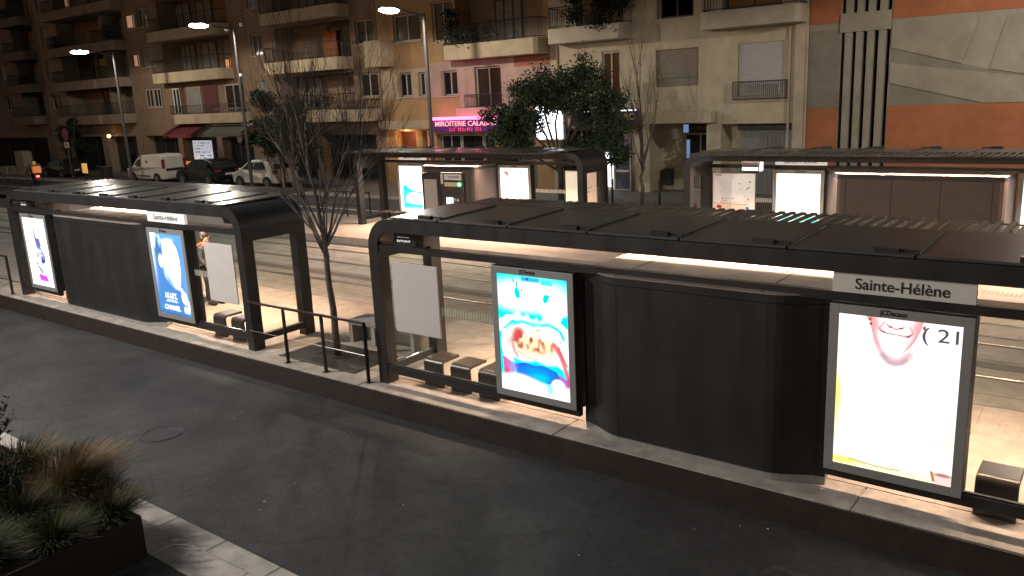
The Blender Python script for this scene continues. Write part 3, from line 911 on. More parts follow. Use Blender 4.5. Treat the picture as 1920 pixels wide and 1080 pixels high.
M['disp_blue'] = emis('display blue', (.25, .45, .85), .9)
M['disp_white'] = emis('display white', (.9, .95, 1), .9)
M['disp_warm'] = emis('display warm', (1., .62, .45), .7)

A_makeup, A_burger, A_portrait, A_dancer = (art_makeup(), 'makeup'), (art_burger(), 'burger'), (art_portrait(), 'portrait'), (art_dancer(), 'dancer')
A_sea, A_wave, A_fash = (art_sea(), 'sea'), (art_wave(), 'wave'), (art_fashion(), 'fashion')
WA = (WHITE_ART, 'white')
build_shelter('black tram shelter nearest the camera, burger and beauty posters either side of a black cabinet', -9.79, 0, False, 11.15, (3.93, 7.20, .05, .20),
              [(2.54, A_burger, WA, 1.05), (7.21, A_makeup, WA, 1.12)], (7.21, 8.57, 0), (.47, 1.43, .945, 2.065, None), (.46, .94), None,
              [(1.45, 2.50, 1.315, 1.44)], 760, [1.5, 2.8, 4.1, 5.4, 6.7, 8.0, 9.3])
build_shelter('black tram shelter at the far left, with blue portrait and dancing woman posters', -23.30, 0, False, 10.10, (2.21, 6.84, .05, 1.0),
              [(.82, A_dancer, WA, 1.1), (6.85, A_portrait, WA, 1.1)], (6.85, 8.22, 1), (8.80, 9.72, .86, 2.02, None), (.55, .98), 8.35,
              [(8.28, 8.80, 1.30, 1.42)], 780, [1.55, 2.8, 4.05, 5.3, 6.55, 7.8, 9.05])
build_shelter('dark tram shelter across the tracks with ticket machine, in front of the leafy tree', -13.55, 13.65, True, 10.15, (4.27, 7.72, .06, .98),
              [(2.87, WA, A_fash, 1.15), (7.74, WA, A_wave, 1.15)], (7.74, 9.11, 1), (.36, 1.56, .80, 2.05, art_board_map()), None, None,
              [(1.50, 2.80, 1.30, 1.42)], 780, [1.55, 2.8, 4.05, 5.3, 6.55, 7.8, 9.05])
build_shelter('dark tram shelter across the tracks at right with white and turquoise poster and street plan', .90, 13.65, True, 11.15, (3.32, 7.70, .09, .60),
              [(1.92, WA, WA, 1.3), (7.71, WA, A_sea, 1.15)], (7.71, 9.08, 1), (9.63, 10.90, .84, 2.08, art_plan()), None, 9.15,
              [(9.12, 9.60, 1.28, 1.40)], 760, [1.5, 2.8, 4.1, 5.4, 6.7, 8.0, 9.3])

# ticket machine in the cabinet of shelter C
t = thing('ticket_machine', 'black ticket machine with green light, paper notice and small blue screen', 'ticket machine', (-20.25, 12.22, 0))
B().box(.0, .86, .0, .08, .12, 2.02).ob('notice_case', M['metal'], t, bevel=.01)
B().box(.10, .70, -.006, -.002, .78, 1.80).ob('notice_sheet', mat('notice paper', (.42, .38, .32), .6, 0, .2, 8), t)
B().box(.90, 1.90, -.02, .08, .10, 2.05).ob('machine_body', M['door_dark'], t, bevel=.02)
B().box(.92, 1.02, -.03, -.022, 1.66, 2.0).ob('side_label', M['signw'], t)
B().box(1.08, 1.85, -.03, -.022, 1.80, 2.0).ob('header_panel', M['signback'], t)
worn_letters('header_lettering', M['black'], t, 1.30, 1.78, 1.90, .06, -.036, 9, 4)
B().box(1.08, 1.80, -.03, -.022, 1.58, 1.72).ob('price_panel', mat('cream label', (.65, .55, .36), .5), t)
B().ball((1.78, -.05, 1.66), (.06, .03, .05)).ob('green_light', emis('green led', (.05, 1., .30), 14), t)
B().box(1.14, 1.44, -.045, -.022, .98, 1.20).ob('screen', emis('machine screen', (.75, .85, 1), 1.8), t)
B().box(1.50, 1.56, -.04, -.022, 1.10, 1.18).box(1.62, 1.70, -.04, -.022, 1.08, 1.17).ob('keypad', M['signw'], t)

# stools
def stool_mesh():
    b = B(); t = .05; R = .09
    def arc(r, n=6): return [(.02 + R - r * math.cos(PI / 2 * k / n), .45 - R + r * math.sin(PI / 2 * k / n)) for k in range(n + 1)]
    out = [(.02, 0)] + arc(R) + [(.46, .45)]
    inn = [(.46, .45 - t)] + arc(R - t)[::-1] + [(.02 + t, 0)]
    b.prism(out + inn, 'x', 0, .40)
    return b
proto = None
def stool(x, y, label, flip=False):
    global proto
    if proto is None:
        proto = thing('stool', label, 'stool', (x, y, 0), 0, 'bent sheet stools in the shelters')
        stool_mesh().ob('seat', M['stool'], proto, bevel=.012)
        B().box(.16, .24, .09, .13, 0, .395).box(.14, .26, .06, .16, 0, .012).ob('leg', M['metal'], proto)
        o = proto
    else:
        o = copy_tree(proto); o.location = (x, y, 0); o['label'] = label
    if flip: o.rotation_euler = (0, 0, PI)
stool(-9.05, .28, 'brown metal stool nearest the corner post, under the blank notice panel of the nearest shelter')
stool(-8.48, .28, 'middle brown metal stool of the three left of the burger poster')
stool(-7.91, .28, 'brown metal stool partly hidden behind the left edge of the burger poster')
stool(-1.13, .26, 'shiny dark stool at the right edge beside the big beauty poster')
stool(-14.98, .28, 'dark stool just right of the blue portrait poster, left one of the pair')
stool(-14.36, .28, 'dark stool of the leftmost shelter standing against its right corner post')
stool(-22.1, 13.2, 'dark stool between posts at the left end of the shelter across the tracks', True)
stool(-22.75, 13.2, 'outermost dark stool at the left end of the ticket machine shelter', True)

# guard rails on the near platform
def guard_rail(label, xs, y, x_end, side=1):
    g = thing('guard_rail', label, 'guard rail', (xs[0], y, 0))
    b = B(); X0 = xs[0]
    for x in xs:
        p = B().box(x - X0 - .012, x - X0 + .012, -.03, .03, 0.0, 1.0).box(x - X0 - .05, x - X0 + .05, -.05, .05, 0, .012)
        p.ob('post', M['metal'], g)
    B().box(min(x_end, xs[-1]) - X0 - .012, xs[0] - X0 + .012, -.03, .03, 1.001, 1.035).ob('handrail', M['metal'], g, bevel=.006)
    B().tube([(min(x_end, xs[-1]) - X0, 0, .46), (0, 0, .46)], .006, 6).ob('wire', M['rail'], g)
    return g
guard_rail('black guard rail along the platform edge in front of the bare tree', [-9.93, -11.0, -12.04], -.12, -13.12)
guard_rail('short black guard rail at the left end of the leftmost shelter', [-23.60, -24.7, -25.8], -.12, -26.6)

# tree grate + bench
b = B(); b.box(-12.55, -10.48, .06, 1.12, .001, .006)
gx = -12.52
while gx < -10.52:
    if not (-11.95 < gx < -11.12): b.box(gx, gx + .03, .09, 1.09, .007, .018)
    else: b.box(gx, gx + .03, .09, .38, .007, .018); b.box(gx, gx + .03, .86, 1.09, .007, .018)
    gx += .052
b.box(-12.55, -10.48, .05, .085, .007, .02).box(-12.55, -10.48, 1.095, 1.13, .007, .02).box(-11.96, -11.10, .38, .40, .007, .02).box(-11.96, -11.10, .84, .86, .007, .02)
tg = tag(b.ob('tree_grate', M['iron']), 'square iron tree grate around the foot of the bare platform tree', 'tree grate')
B().box(-11.95, -11.11, .41, .83, .0065, .016).ob('soil', M['soil'], tg)
t = thing('bench', 'pale concrete bench behind the bare tree on the near platform', 'bench', (-12.05, 1.35, 0))
B().box(0, 1.75, 0, .52, .36, .45).ob('seat', M['bench'], t, bevel=.01)
for x in (0, .62, 1.65): B().box(x, x + .10, .01, .51, 0, .3595).ob('leg', M['bench'], t, bevel=.01)
B().box(.10, .62, .40, .46, 0, .3595).box(.72, 1.65, .40, .46, 0, .3595).ob('back_panel', M['bench'], t)

# manhole, litter
b = B(); cx, cy = -11.85, -2.75
b.cyl(cx, cy, ZR, ZR + .004, .33, 32); b.tube([(cx + .30 * math.cos(a), cy + .30 * math.sin(a), ZR + .004) for a in np.linspace(0, 2 * PI, 29)], .009, 4, False)
for k in range(-3, 4): b.box(cx - .18, cx + .18, cy + k * .06 - .008, cy + k * .06 + .008, ZR + .004, ZR + .0065)
tag(b.ob('manhole_cover', M['iron']), 'round iron manhole cover in the empty road', 'manhole cover')
lit0 = None; rl = random.Random(11)
for k in range(18):
    x, y = (rl.uniform(-20, -3.0), rl.uniform(-3.6, -.5)) if k < 14 else (rl.uniform(-9, -4), rl.uniform(-3.9, -2.0))
    if lit0 is None:
        lit0 = B().add([(0, 0, 0), (.05, .01, .012), (.055, .045, .004), (.01, .04, .015)], [(0, 1, 2, 3)]).ob('litter', mat('scrap paper', (.55, .5, .45), .8))
        o = lit0
    else:
        o = lit0.copy(); COL.objects.link(o)
    o.location = (x, y, ZR + .002); o.rotation_euler = (0, 0, rl.uniform(0, 6.28)); s = rl.uniform(.3, .62); o.scale = (s, s, s)
    tag(o, 'tiny pale scrap of litter on the dark road', 'litter', 'scraps of litter on the road')

# ------------------------------------------------------------------ planter with grasses
t = thing('planter', 'rust brown steel planter box full of grasses in the lower left corner', 'planter', (-8.40, -4.90, -.27))
w, hgt, th = 7.5, .50, .02
PR = math.radians(3)
b = B()
b.box(-w, 0, -.02, 0, 0, hgt); b.box(-.02, 0, -2.2, -.0205, 0, hgt); b.box(-w, 0, -2.22, -2.2005, 0, hgt)
b.ob('box', M['corten'], t)
B().box(-w, -.021, -2.199, -.021, .0, hgt - .06).ob('soil', M['soil'], t)
def tuft(name, label, x, y, z, n, h, spread, mats, seed, lean=(0, 0), group=None):
    rs = random.Random(seed); b = B()
    for k in range(n):
        a = rs.uniform(0, 2 * PI); r0 = rs.uniform(0, .55) * spread
        hh = h * rs.uniform(.55, 1.1); out = spread * rs.uniform(.15, 1.0)
        a += rs.uniform(-1.2, 1.2); dx, dy = math.cos(a) * out + lean[0], math.sin(a) * out + lean[1]
        wv = rs.uniform(.004, .008); px, py = -math.sin(a) * wv, math.cos(a) * wv
        bx, by = math.cos(a) * r0, math.sin(a) * r0
        vs = []; seg = 4
        for i in range(seg + 1):
            tt = i / seg
            X = bx + dx * tt ** 1.7; Y = by + dy * tt ** 1.7; Z = hh * (tt - .28 * tt * tt * (out / max(spread, .01)) * 1.2)
            k2 = 1 - tt * .85
            vs += [(X - px * k2, Y - py * k2, Z), (X + px * k2, Y + py * k2, Z)]
        b.add(vs, [(2 * i, 2 * i + 1, 2 * i + 3, 2 * i + 2) for i in range(seg)], 0 if rs.random() < mats[2] else 1)
    return tag(b.ob(name, [mats[0], mats[1]], loc=(x, y, z)), label, 'grass', group)
gz = .19
rg = random.Random(9)
tuft('feather_grass', 'straw coloured feather grass tuft arching over the kerb, foremost in the planter', -9.75, -5.05, gz, 2100, .62, .52, (M['straw'], M['grassg'], .80), 1, (.16, .16), 'grass tufts in the planter')
tuft('feather_grass', 'straw and green tuft beside the foremost feather grass, further from the camera', -10.65, -5.2, gz, 1300, .56, .45, (M['straw'], M['grassg'], .5), 2, (.1, .1), 'grass tufts in the planter')
for k, (x, y, n, h, sp, f, lb) in enumerate([(-8.70, -5.10, 1600, .33, .40, .8, 'low green grass spilling over the front corner of the planter'),
    (-8.68, -5.70, 1400, .33, .40, .92, 'green grass along the short front side of the planter'),
    (-9.55, -5.65, 1500, .40, .48, .85, 'green grass in the middle of the planter, left of the corner tuft'),
    (-9.25, -5.02, 1300, .36, .36, .7, 'green and straw grass at the kerb side of the planter, next to the corner'),
    (-9.0, -6.35, 1300, .36, .46, .95, 'dark green grass at the bottom border of the picture'),
    (-10.3, -5.9, 1300, .42, .48, .8, 'dark grass between the straw tuft and the leafy shrub'),
    (-9.8, -6.4, 1200, .38, .46, .95, 'dark green grass in the lower left corner of the planter')]):
    tuft('green_grass', lb, x, y, gz, n, h, sp, (M['grassg'], M['straw'], f), 10 + k, (.03, .04), 'grass tufts in the planter')
def twiggy(name, label, x, y, z, n, h, spread, m, seed, cat='shrub', leaf=None, group=None):
    rs = random.Random(seed); b = B()
    for k in range(n):
        a = rs.uniform(0, 2 * PI); o = spread * rs.uniform(.1, 1); hh = h * rs.uniform(.5, 1.05)
        p = [(rs.uniform(-.1, .1) * spread, rs.uniform(-.1, .1) * spread, 0)]
        for i in range(1, 4):
            tt = i / 3
            p.append((math.cos(a) * o * tt + rs.uniform(-.03, .03), math.sin(a) * o * tt + rs.uniform(-.03, .03), hh * tt))
        b.tube(p, [.008, .006, .004, .002], 4, False)
        for i in range(16):
            tt = rs.uniform(.2, 1); c = Vector(p[min(2, int(tt * 3))]).lerp(Vector(p[min(3, int(tt * 3) + 1)]), tt * 3 % 1)
            d = Vector((rs.uniform(-1, 1), rs.uniform(-1, 1), rs.uniform(.1, 1))).normalized() * rs.uniform(.04, .1)
            s = d.orthogonal().normalized() * rs.uniform(.008, .018)
            b.add([c, c + d * .5 + s, c + d, c + d * .5 - s], [(0, 1, 2, 3)], 1)
    return tag(b.ob(name, [M['bark_dark'], m], loc=(x, y, z)), label, cat, group)
twiggy('shrub', 'dark leafy shrub at the left border in the planter, with thin upright twigs', -11.7, -5.35, gz, 150, .80, .62, M['leaf_dark'], 3)
twiggy('shrub', 'dark low shrub in the lower left corner of the planter', -10.7, -6.1, gz, 130, .62, .6, M['leaf_dark'], 5)
twiggy('shrub', 'thin twiggy shrub whose bare tips stand out before the road at the left border', -13.3, -5.15, gz, 90, 1.05, .55, M['leaf_dark'], 7)
twiggy('shrub', 'dense dark shrub between the leafy one and the straw coloured tufts', -11.2, -5.8, gz, 160, .74, .62, M['leaf_dark'], 9)
twiggy('shrub', 'dark spreading shrub right of the other shrubs, touching the green grass', -10.15, -5.75, gz, 170, .55, .52, M['leaf_dark'], 13)
# drain grating beside the planter
b = B(); b.box(-8.25, -7.35, -5.5, -4.98, -.2715, -.266)
for k in range(12): b.box(-8.22, -7.38, -5.47 + k * .042, -5.455 + k * .042, -.266, -.262)
tag(b.ob('pavement_grating', M['iron']), 'dark rectangular iron grating in the pavement beside the planter', 'grating')

# ------------------------------------------------------------------ street lamps
def lamp(x, label, z_top, watts, arm=2.3, y=21.2, dirn=-1, cams=False, spread=2.6, group='street lamps across the tracks', col=(1, .89, .76)):
    t = thing('street_lamp', label, 'street lamp', (x, y, -.268), 0, group)
    h = z_top + .268
    B().tube([(0, 0, 0), (0, 0, 1.2), (0, 0, h)], [.115, .105, .085], 12).ob('pole', M['lamp_metal'], t)
    B().cyl(0, 0, 0, .03, .2, 16).ob('base_plate', M['lamp_metal'], t)
    B().tube([(0, 0, h - .12), (0, dirn * arm * .6, h + .05), (0, dirn * (arm - .4), h + .12)], [.05, .04, .04], 8).ob('arm', M['lamp_metal'], t)
    hd = B().prism([(-.16, -.05), (.16, -.05), (.13, .05), (-.13, .05)], 'y', dirn * (arm - .55), dirn * (arm + .35)).ob('lamp_head', M['lamp_metal'], t, bevel=.02, loc=(0, 0, h + .13))
    lens = B(); lens.ball((0, dirn * (arm - .05), h + .02), (.24, .60, .13), 16, 10)  # lens enlarged so its shape stands in for the bloom round the lamp
    lens.ob('lens', M['lamp_lens'], hd.parent)
    ld = bpy.data.lights.new('lamp_light', 'SPOT'); ld.energy = watts; ld.color = col; ld.shadow_soft_size = .15
    ld.spot_size = math.radians(180); ld.spot_blend = .12
    lo = bpy.data.objects.new('lamp_light', ld); COL.objects.link(lo); lo.parent = t
    lo.location = (0, dirn * (arm - .05), h - .26)
    if cams:
        B().tube([(-.75, .0, h - .02), (.0, 0, h - .02), (.75, 0, h + .02)], .02, 6).ob('bracket', M['lamp_metal'], t)
        for cx in (-.75, -.55, .75):
            cm = B().ball((cx, 0, h - .06 if cx < 0 else h + .10), .11, 10, 7).ob('camera_dome', M['signw'], t)
        B().box(-3.0, .15, -.04, .04, h - 4.62, h - 4.50).ob('cross_arm', M['lamp_metal'], t)
        B().box(.10, .28, -.07, .07, h - 2.75, h - 2.60).ob('bracket_box', M['signw'], t)
    return t
LAMPW = 1150
lamp(-28.0, 'lit street lamp on a dark pole in front of the pink neon shop sign', 8.45, LAMPW)
lamp(-43.0, 'lit street lamp with camera domes and a cross arm, beside the parked white hatchback', 9.05, LAMPW, cams=True)
lamp(-57.0, 'lit street lamp furthest left, behind the white van', 8.55, LAMPW * .8)
lamp(-1.0, 'lit street lamp beyond the right border near the orange building', 8.6, LAMPW * 1.45)
lamp(-18.5, 'added unseen street lamp on the near pavement, lighting the left part of the road', 9.0, 4700, y=-7.6, dirn=1, arm=1.5, group='street lamps on the near pavement', col=(1, .95, .91))  # unseen lamp added to brighten the left stretch of road
lamp(-12.4, 'lit street lamp behind the planter, away from the road', 7.2, 1700, y=-15.5, dirn=1, arm=1.5, group='street lamps on the near pavement', col=(1, .95, .91))
lamp(6.5, 'added unseen street lamp on the near pavement, fill light right of the camera', 9.0, 420, y=-10.5, dirn=1, arm=1.5, group='street lamps on the near pavement', col=(1, .97, .92))  # unseen lamp added as weak fill from the right

# ------------------------------------------------------------------ buildings
def wall(x0, x1, z0, z1, y, holes, m, name, parent, depth=.35, mrev=None):
    xs = sorted(set([x0, x1] + [h[0] for h in holes] + [h[1] for h in holes]))
    zs = sorted(set([z0, z1] + [h[2] for h in holes] + [h[3] for h in holes]))
    xs = [x for x in xs if x0 - 1e-6 <= x <= x1 + 1e-6]; zs = [z for z in zs if z0 - 1e-6 <= z <= z1 + 1e-6]
    b = B(); idx = {}
    def V(x, z):
        k = (round(x, 4), round(z, 4))
        if k not in idx:
            idx[k] = len(b.v); b.v.append((x, y, z))
        return idx[k]
    for i in range(len(xs) - 1):
        for j in range(len(zs) - 1):
            cx, cz = (xs[i] + xs[i + 1]) / 2, (zs[j] + zs[j + 1]) / 2
            if any(h[0] < cx < h[1] and h[2] < cz < h[3] for h in holes): continue
            b.f.append((V(xs[i], zs[j]), V(xs[i + 1], zs[j]), V(xs[i + 1], zs[j + 1]), V(xs[i], zs[j + 1]))); b.mi.append(0)
    for h in holes:
        d = h[4] if len(h) > 4 else depth
        a, c, e, f = h[:4]
        vs = [(a, y, e), (c, y, e), (c, y, f), (a, y, f), (a, y + d, e), (c, y + d, e), (c, y + d, f), (a, y + d, f)]
        b.add(vs, [(0, 1, 5, 4), (1, 2, 6, 5), (2, 3, 7, 6), (3, 0, 4, 7), (4, 5, 6, 7)])
    b.add([(x0, y, z0), (x0, y + 10, z0), (x0, y + 10, z1), (x0, y, z1), (x1, y, z0), (x1, y + 10, z0), (x1, y + 10, z1), (x1, y, z1)],
          [(0, 3, 2, 1), (4, 5, 6, 7), (3, 7, 6, 2), (1, 2, 6, 5)])
    return b.ob(name, m, parent)
def window(parent, x0, x1, z0, z1, y, lit=None, leaves=2, frame=None, sill=True, curtain=False, nm='window'):
    g = lit or (M['curtain'] if curtain else M['winglass'])
    wv = B().box(x0, x1, y, y + .03, z0, z1).ob(nm, g, parent)
    b = B(); f = .07; n = leaves
    for i in range(n + 1):
        cx = x0 + (x1 - x0) * i / n
        a = max(x0, cx - f / 2); c = min(x1, cx + f / 2)
        if i == 0: c = x0 + f
        if i == n: a = x1 - f
        b.box(a, c, y - .045, y - .003, z0, z1)
    for i in range(n):
        a = x0 + (x1 - x0) * i / n + (f if i == 0 else f / 2); c = x0 + (x1 - x0) * (i + 1) / n - (f if i == n - 1 else f / 2)
        b.box(a, c, y - .045, y - .003, z0, z0 + f); b.box(a, c, y - .045, y - .003, z1 - f, z1)
    b.ob('frame', frame or M['winframe'], wv)
    return wv
def sill(parent, x0, x1, z, y, m):
    B().box(x0 - .06, x1 + .06, y - .09, y + .02, z - .07, z - .003).ob('sill', m, parent)
def balcony(parent, x0, x1, z0, z1, y, m, depth=1.1, rail=.85, cut=.18, railm=None, solid=False):
    b = B()
    p = [(x0, y - .003), (x0 + .0, y - depth + cut), (x0 + cut, y - depth), (x1 - cut, y - depth), (x1, y - depth + cut), (x1, y - .003)]
    b.prism(p, 'z', z0, z1)
    bal = b.ob('balcony', m, parent, bevel=.015)
    r = B(); ry = y - depth + .06
    path = [(x0 + .06, y - .05), (x0 + .06, y - depth + cut), (x0 + cut, ry), (x1 - cut, ry), (x1 - .06, y - depth + cut), (x1 - .06, y - .05)]
    for (ax, ay), (bx, by) in zip(path[:-1], path[1:]):
        r.tube([(ax, ay, z1 + rail), (bx, by, z1 + rail)], .025, 5)
        r.tube([(ax, ay, z1 + .08), (bx, by, z1 + .08)], .018, 5)
        L = math.hypot(bx - ax, by - ay); n = max(1, int(L / .13))
        for k in range(n):
            tt = (k + .5) / n; x = ax + (bx - ax) * tt; yy = ay + (by - ay) * tt
            r.box(x - .009, x + .009, yy - .009, yy + .009, z1 + .001, z1 + rail)
    r.ob('railing', railm or M['iron_rail'], bal)
    return bal
def foliage(parent_or_none, name, x0, x1, y0, y1, z0, z1, n, m, seed, size=.16):
    rs = random.Random(seed); b = B()
    nc = max(3, int((x1 - x0) * 1.6))
    cl = [(rs.uniform(x0, x1), rs.uniform(y0, y1), rs.uniform(z0, z1 - .2), rs.uniform(.25, .6)) for _ in range(nc)]
    for k in range(n):
        c = rs.choice(cl); p = Vector((c[0] + rs.gauss(0, c[3] * .6), c[1] + rs.gauss(0, .22), c[2] + rs.gauss(0, c[3] * .45)))
        d = Vector((rs.uniform(-1, 1), rs.uniform(-1, 1), rs.uniform(-.6, 1))).normalized() * size * rs.uniform(.5, 1.2)
        s = d.orthogonal().normalized() * size * .35
        b.add([p, p + d * .5 + s, p + d, p + d * .5 - s], [(0, 1, 2, 3)])
    return b.ob(name, m, parent_or_none)

FY = 26.0
# ---- orange and grey building, far right
t = thing('apartment_building', 'orange and grey beige building with tall slit windows at the right border', 'building', (-2, 26, -.3), group='buildings across the street')
OB = t; off = Vector((2, -26, .3))
def LB(parent, b, name, m, **k):
    """build with world coordinates under a thing whose base is elsewhere"""
    o = b.ob(name, m, parent, **k); o.location = -Vector(parent.location) if parent.type == 'EMPTY' else Vector((0, 0, 0)); return o
class PB:
    """proxy parent: children use world coordinates"""
def fixloc(root):
    for ch in root.children: ch.location = Vector(ch.location) - Vector(root.location)
holes = [(-10.21, -8.40, .2, 6.28, .5), (-10.21, -8.40, 7.0, 14, .5)]
wall(-11.46, 12, -.3, 16, FY, holes, M['greige'], 'wall', t)
gp = [(-10.21, -10.06), (-9.79, -9.64), (-9.39, -9.23), (-8.98, -8.81), (-8.55, -8.40)]
for z0, z1 in ((.2, 6.28), (7.0, 14)):
    B().box(-10.20, -8.41, FY + .42, FY + .46, z0 + .01, z1 - .01).ob('window', M['winglass'], t)
    b = B()
    for zz in (2.9, 5.0, 8.6): 
        if z0 < zz < z1: b.box(-10.20, -8.41, FY + .36, FY + .415, zz, zz + .16)
    b.ob('transom', M['darkframe'], t)
    for a, c in zip(gp[:-1], gp[1:]):
        B().box(a[1], c[0], FY - .06, FY + .30, z0 - (.0 if z0 < 5 else .715), z1).ob('fin', M['greige'], t)
B().box(-10.24, -8.37, FY - .10, FY - .064, 6.29, 6.99).ob('spandrel', M['greige'], t)
def panel(poly, th, m, nm='panel'):
    return B().prism(poly, 'y', FY - th, FY - .002).ob(nm, m, t)
panel([(-11.45, -.29), (-10.25, -.29), (-10.25, 3.40), (-11.45, 3.42)], .03, M['orange'], 'orange_panel')
panel([(-8.36, -.29), (11.9, -.29), (11.9, 3.40), (-8.36, 3.44)], .03, M['orange'], 'orange_panel')
panel([(-11.45, 6.68), (-10.25, 6.68), (-10.25, 15.9), (-11.45, 15.9)], .03, M['orange'], 'orange_panel')
panel([(-8.36, 6.66), (11.9, 6.62), (11.9, 15.9), (-8.36, 15.9)], .03, M['orange'], 'orange_panel')
panel([(-11.45, 3.43), (-10.25, 3.41), (-10.25, 6.44), (-11.45, 6.44)], .02, M['greige2'], 'grey_panel')
panel([(-8.34, 5.60), (-5.90, 4.89), (-5.42, 6.42), (-8.34, 6.43)], .06, M['greige'], 'relief_panel')
panel([(-4.99, 4.65), (1.5, 2.95 + .3), (11.9, 3.6), (11.9, 6.40), (-4.55, 6.41)], .06, M['greige'], 'relief_panel')
panel([(-8.34, 5.04), (1.5, 2.55 + .92), (-2.0, 3.44), (-5.10, 3.45), (-8.34, 4.30)], .06, M['greige'], 'relief_panel')
panel([(-8.34, 5.58), (-5.93, 4.87), (-5.02, 4.63), (1.0, 3.5), (-8.34, 5.06)], .012, M['greige2'], 'grey_panel')
panel([(-8.34, 4.28), (-5.14, 3.45), (-8.34, 3.45)], .012, M['greige2'], 'grey_panel')
fixloc(t)

# ---- cream building
t = thing('apartment_building', 'cream rendered building with rolled down shutters behind the thin bare tree', 'building', (-18, 26, -.3), group='buildings across the street')
holes = [(-18.36, -16.26, 4.55, 6.17, .16), (-14.46, -12.45, 3.98, 6.18, .14), (-18.70, -15.86, -.3, 2.88, 1.3), (-15.18, -12.06, -.3, 2.84, 1.0), (-23.9, -19.3, -.3, 2.75, .5),
         (-15.2, -12.6, 7.6, 9.9, .4), (-22.6, -20.0, 7.5, 9.8, .4), (-18.3, -16.5, 7.5, 9.2, .3), (-21.2, -20.2, 4.3, 6.3, .2)]
wall(-24.15, -11.48, -.3, 16, FY, holes, M['cream'], 'wall', t)
def shutter(x0, x1, z0, z1, y, m, band=None):
    b = B(); z = z0
    while z < z1 - .01:
        b.add([(x0, y, z), (x1, y, z), (x1, y - .018, z + .03), (x0, y - .018, z + .03), (x0, y, z + .055), (x1, y, z + .055)], [(0, 1, 2, 3), (3, 2, 5, 4)]); z += .055
    return b.ob('roller_shutter', m, t)
shutter(-18.34, -16.28, 4.56, 6.16, FY + .11, M['shutter_beige'])
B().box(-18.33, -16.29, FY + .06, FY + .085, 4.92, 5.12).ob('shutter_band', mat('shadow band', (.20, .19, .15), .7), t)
shutter(-14.44, -12.47, 4.0, 6.17, FY + .09, M['shutter_white'])
b = B()
b.box(-14.58, -12.25, FY - .24, FY - .20, 4.58, 4.62).box(-14.58, -12.25, FY - .24, FY - .20, 3.86, 3.90)
for k in range(27): b.box(-14.57 + k * .089, -14.555 + k * .089, FY - .23, FY - .21, 3.90, 4.58)
for x in (-14.58, -12.285): b.box(x, x + .035, FY - .20, FY - .002, 4.585, 4.615); b.box(x, x + .035, FY - .24, FY - .20, 3.90, 4.58); b.box(x, x + .035, FY - .20, FY - .002, 3.865, 3.895)
b.ob('window_railing', M['iron_rail'], t)
balcony(t, -15.75, -11.52, 6.80, 7.50, FY, M['cream2'], 1.1, .95)
balcony(t, -23.6, -19.45, 6.78, 7.46, FY, M['cream2'], 1.1, .95)
foliage(t, 'balcony_plant', -23.3, -19.0, 24.95, 25.6, 7.5, 9.0, 1500, M['hedge'], 3)
for a, c, e, f in ((-15.1, -12.7, 7.62, 9.85), (-22.5, -20.1, 7.52, 9.75), (-18.2, -16.6, 7.52, 9.15)): window(t, a, c, e, f, FY + .3, leaves=2, frame=M['darkframe'])
window(t, -21.18, -20.22, 4.32, 6.28, FY + .12, leaves=2)
B().box(-18.72, -15.40, FY - .55, FY - .003, 2.93, 3.42).ob('canopy', M['cream'], t, bevel=.02)
d = window(t, -17.45, -15.90, -.26, 2.40, FY + 1.2, leaves=2, nm='entrance_door')
B().box(-17.5, -15.88, FY + 1.0, FY + 1.15, 2.42, 2.86).ob('name_panel', M['rubber'], t)
text('name_lettering', 'LES DAUPHINS', .22, mat('dull lettering', (.20, .17, .08), .5), t, (-16.55, FY + .995, 2.62), (PI / 2, 0, 0), .002, width=1.05)
B().box(-17.46, -17.20, FY + .985, FY + .995, 2.44, 2.80).box(-17.36, -17.20, FY + 1.12, FY + 1.13, 1.25, 2.1).ob('lit_panel', emis('blue lit panel', (.25, .42, .75), .5), t)
B().box(-18.5, -18.1, FY + .9, FY + 1.25, .0, .75).ob('letter_box', M['door_dark'], t)
b = B().box(-14.60, -12.08, FY + .82, FY + .90, -.28, 2.50)
for k in range(14): b.box(-14.55 + k * .18, -14.46 + k * .18, FY + .80, FY + .818, -.26, 2.46)
b.ob('garage_door', mat('grey door', (.30, .29, .27), .7), t)
B().box(-14.7, -12.07, FY + .70, FY + .80, 2.52, 2.83).ob('garage_header', M['door_dark'], t)
B().box(-11.98, -11.58, FY - .14, FY - .003, -.28, 15.5).ob('pilaster', M['cream2'], t)
B().tube([(-12.22, FY - .07, -.28), (-12.22, FY - .07, 6.7)], .05, 8).ob('drainpipe', M['cream2'], t)
B().tube([(-23.70, FY - .07, -.28), (-23.70, FY - .07, 6.7)], .05, 8).ob('drainpipe', M['sand'], t)
# shop front of the cream building
window(t, -23.85, -21.5, -.2, 2.7, FY + .4, leaves=2, frame=M['winframe'], nm='shop_window')
window(t, -21.4, -20.95, -.2, 2.7, FY + .4, lit=M['lit_white'], leaves=1, nm='shop_window')
dd = window(t, -20.85, -19.9, -.28, 1.7, FY + .4, lit=mat('bluish door glass', (.10, .12, .18), .2), leaves=1, frame=M['shutter_white'], nm='shop_door')
B().box(-20.85, -19.9, FY + .36, FY + .43, 1.72, 2.35).ob('fanlight', mat('posters behind glass', (.22, .10, .11), .5, 0, .8, 3, col2=(.12, .14, .2)), t)
B().box(-20.75, -20.0, FY + .345, FY + .357, .62, .72).ob('door_label', M['signw'], t)
fixloc(t)
sg = thing('shop_sign', 'dark blue shop sign with worn yellow letters behind the leafy tree', 'sign', (-21, 25.9, 3.2))
B().box(-1.9, 1.75, -.14, .09, -.33, .33).ob('sign_panel', mat('navy sign', (.030, .028, .085), .5), sg)
text('sign_lettering', 'CALABRO', .42, mat('gold letters', (.50, .36, .12), .5), sg, (.75, -.16, .05), (PI / 2, 0, 0), .01, width=1.9)
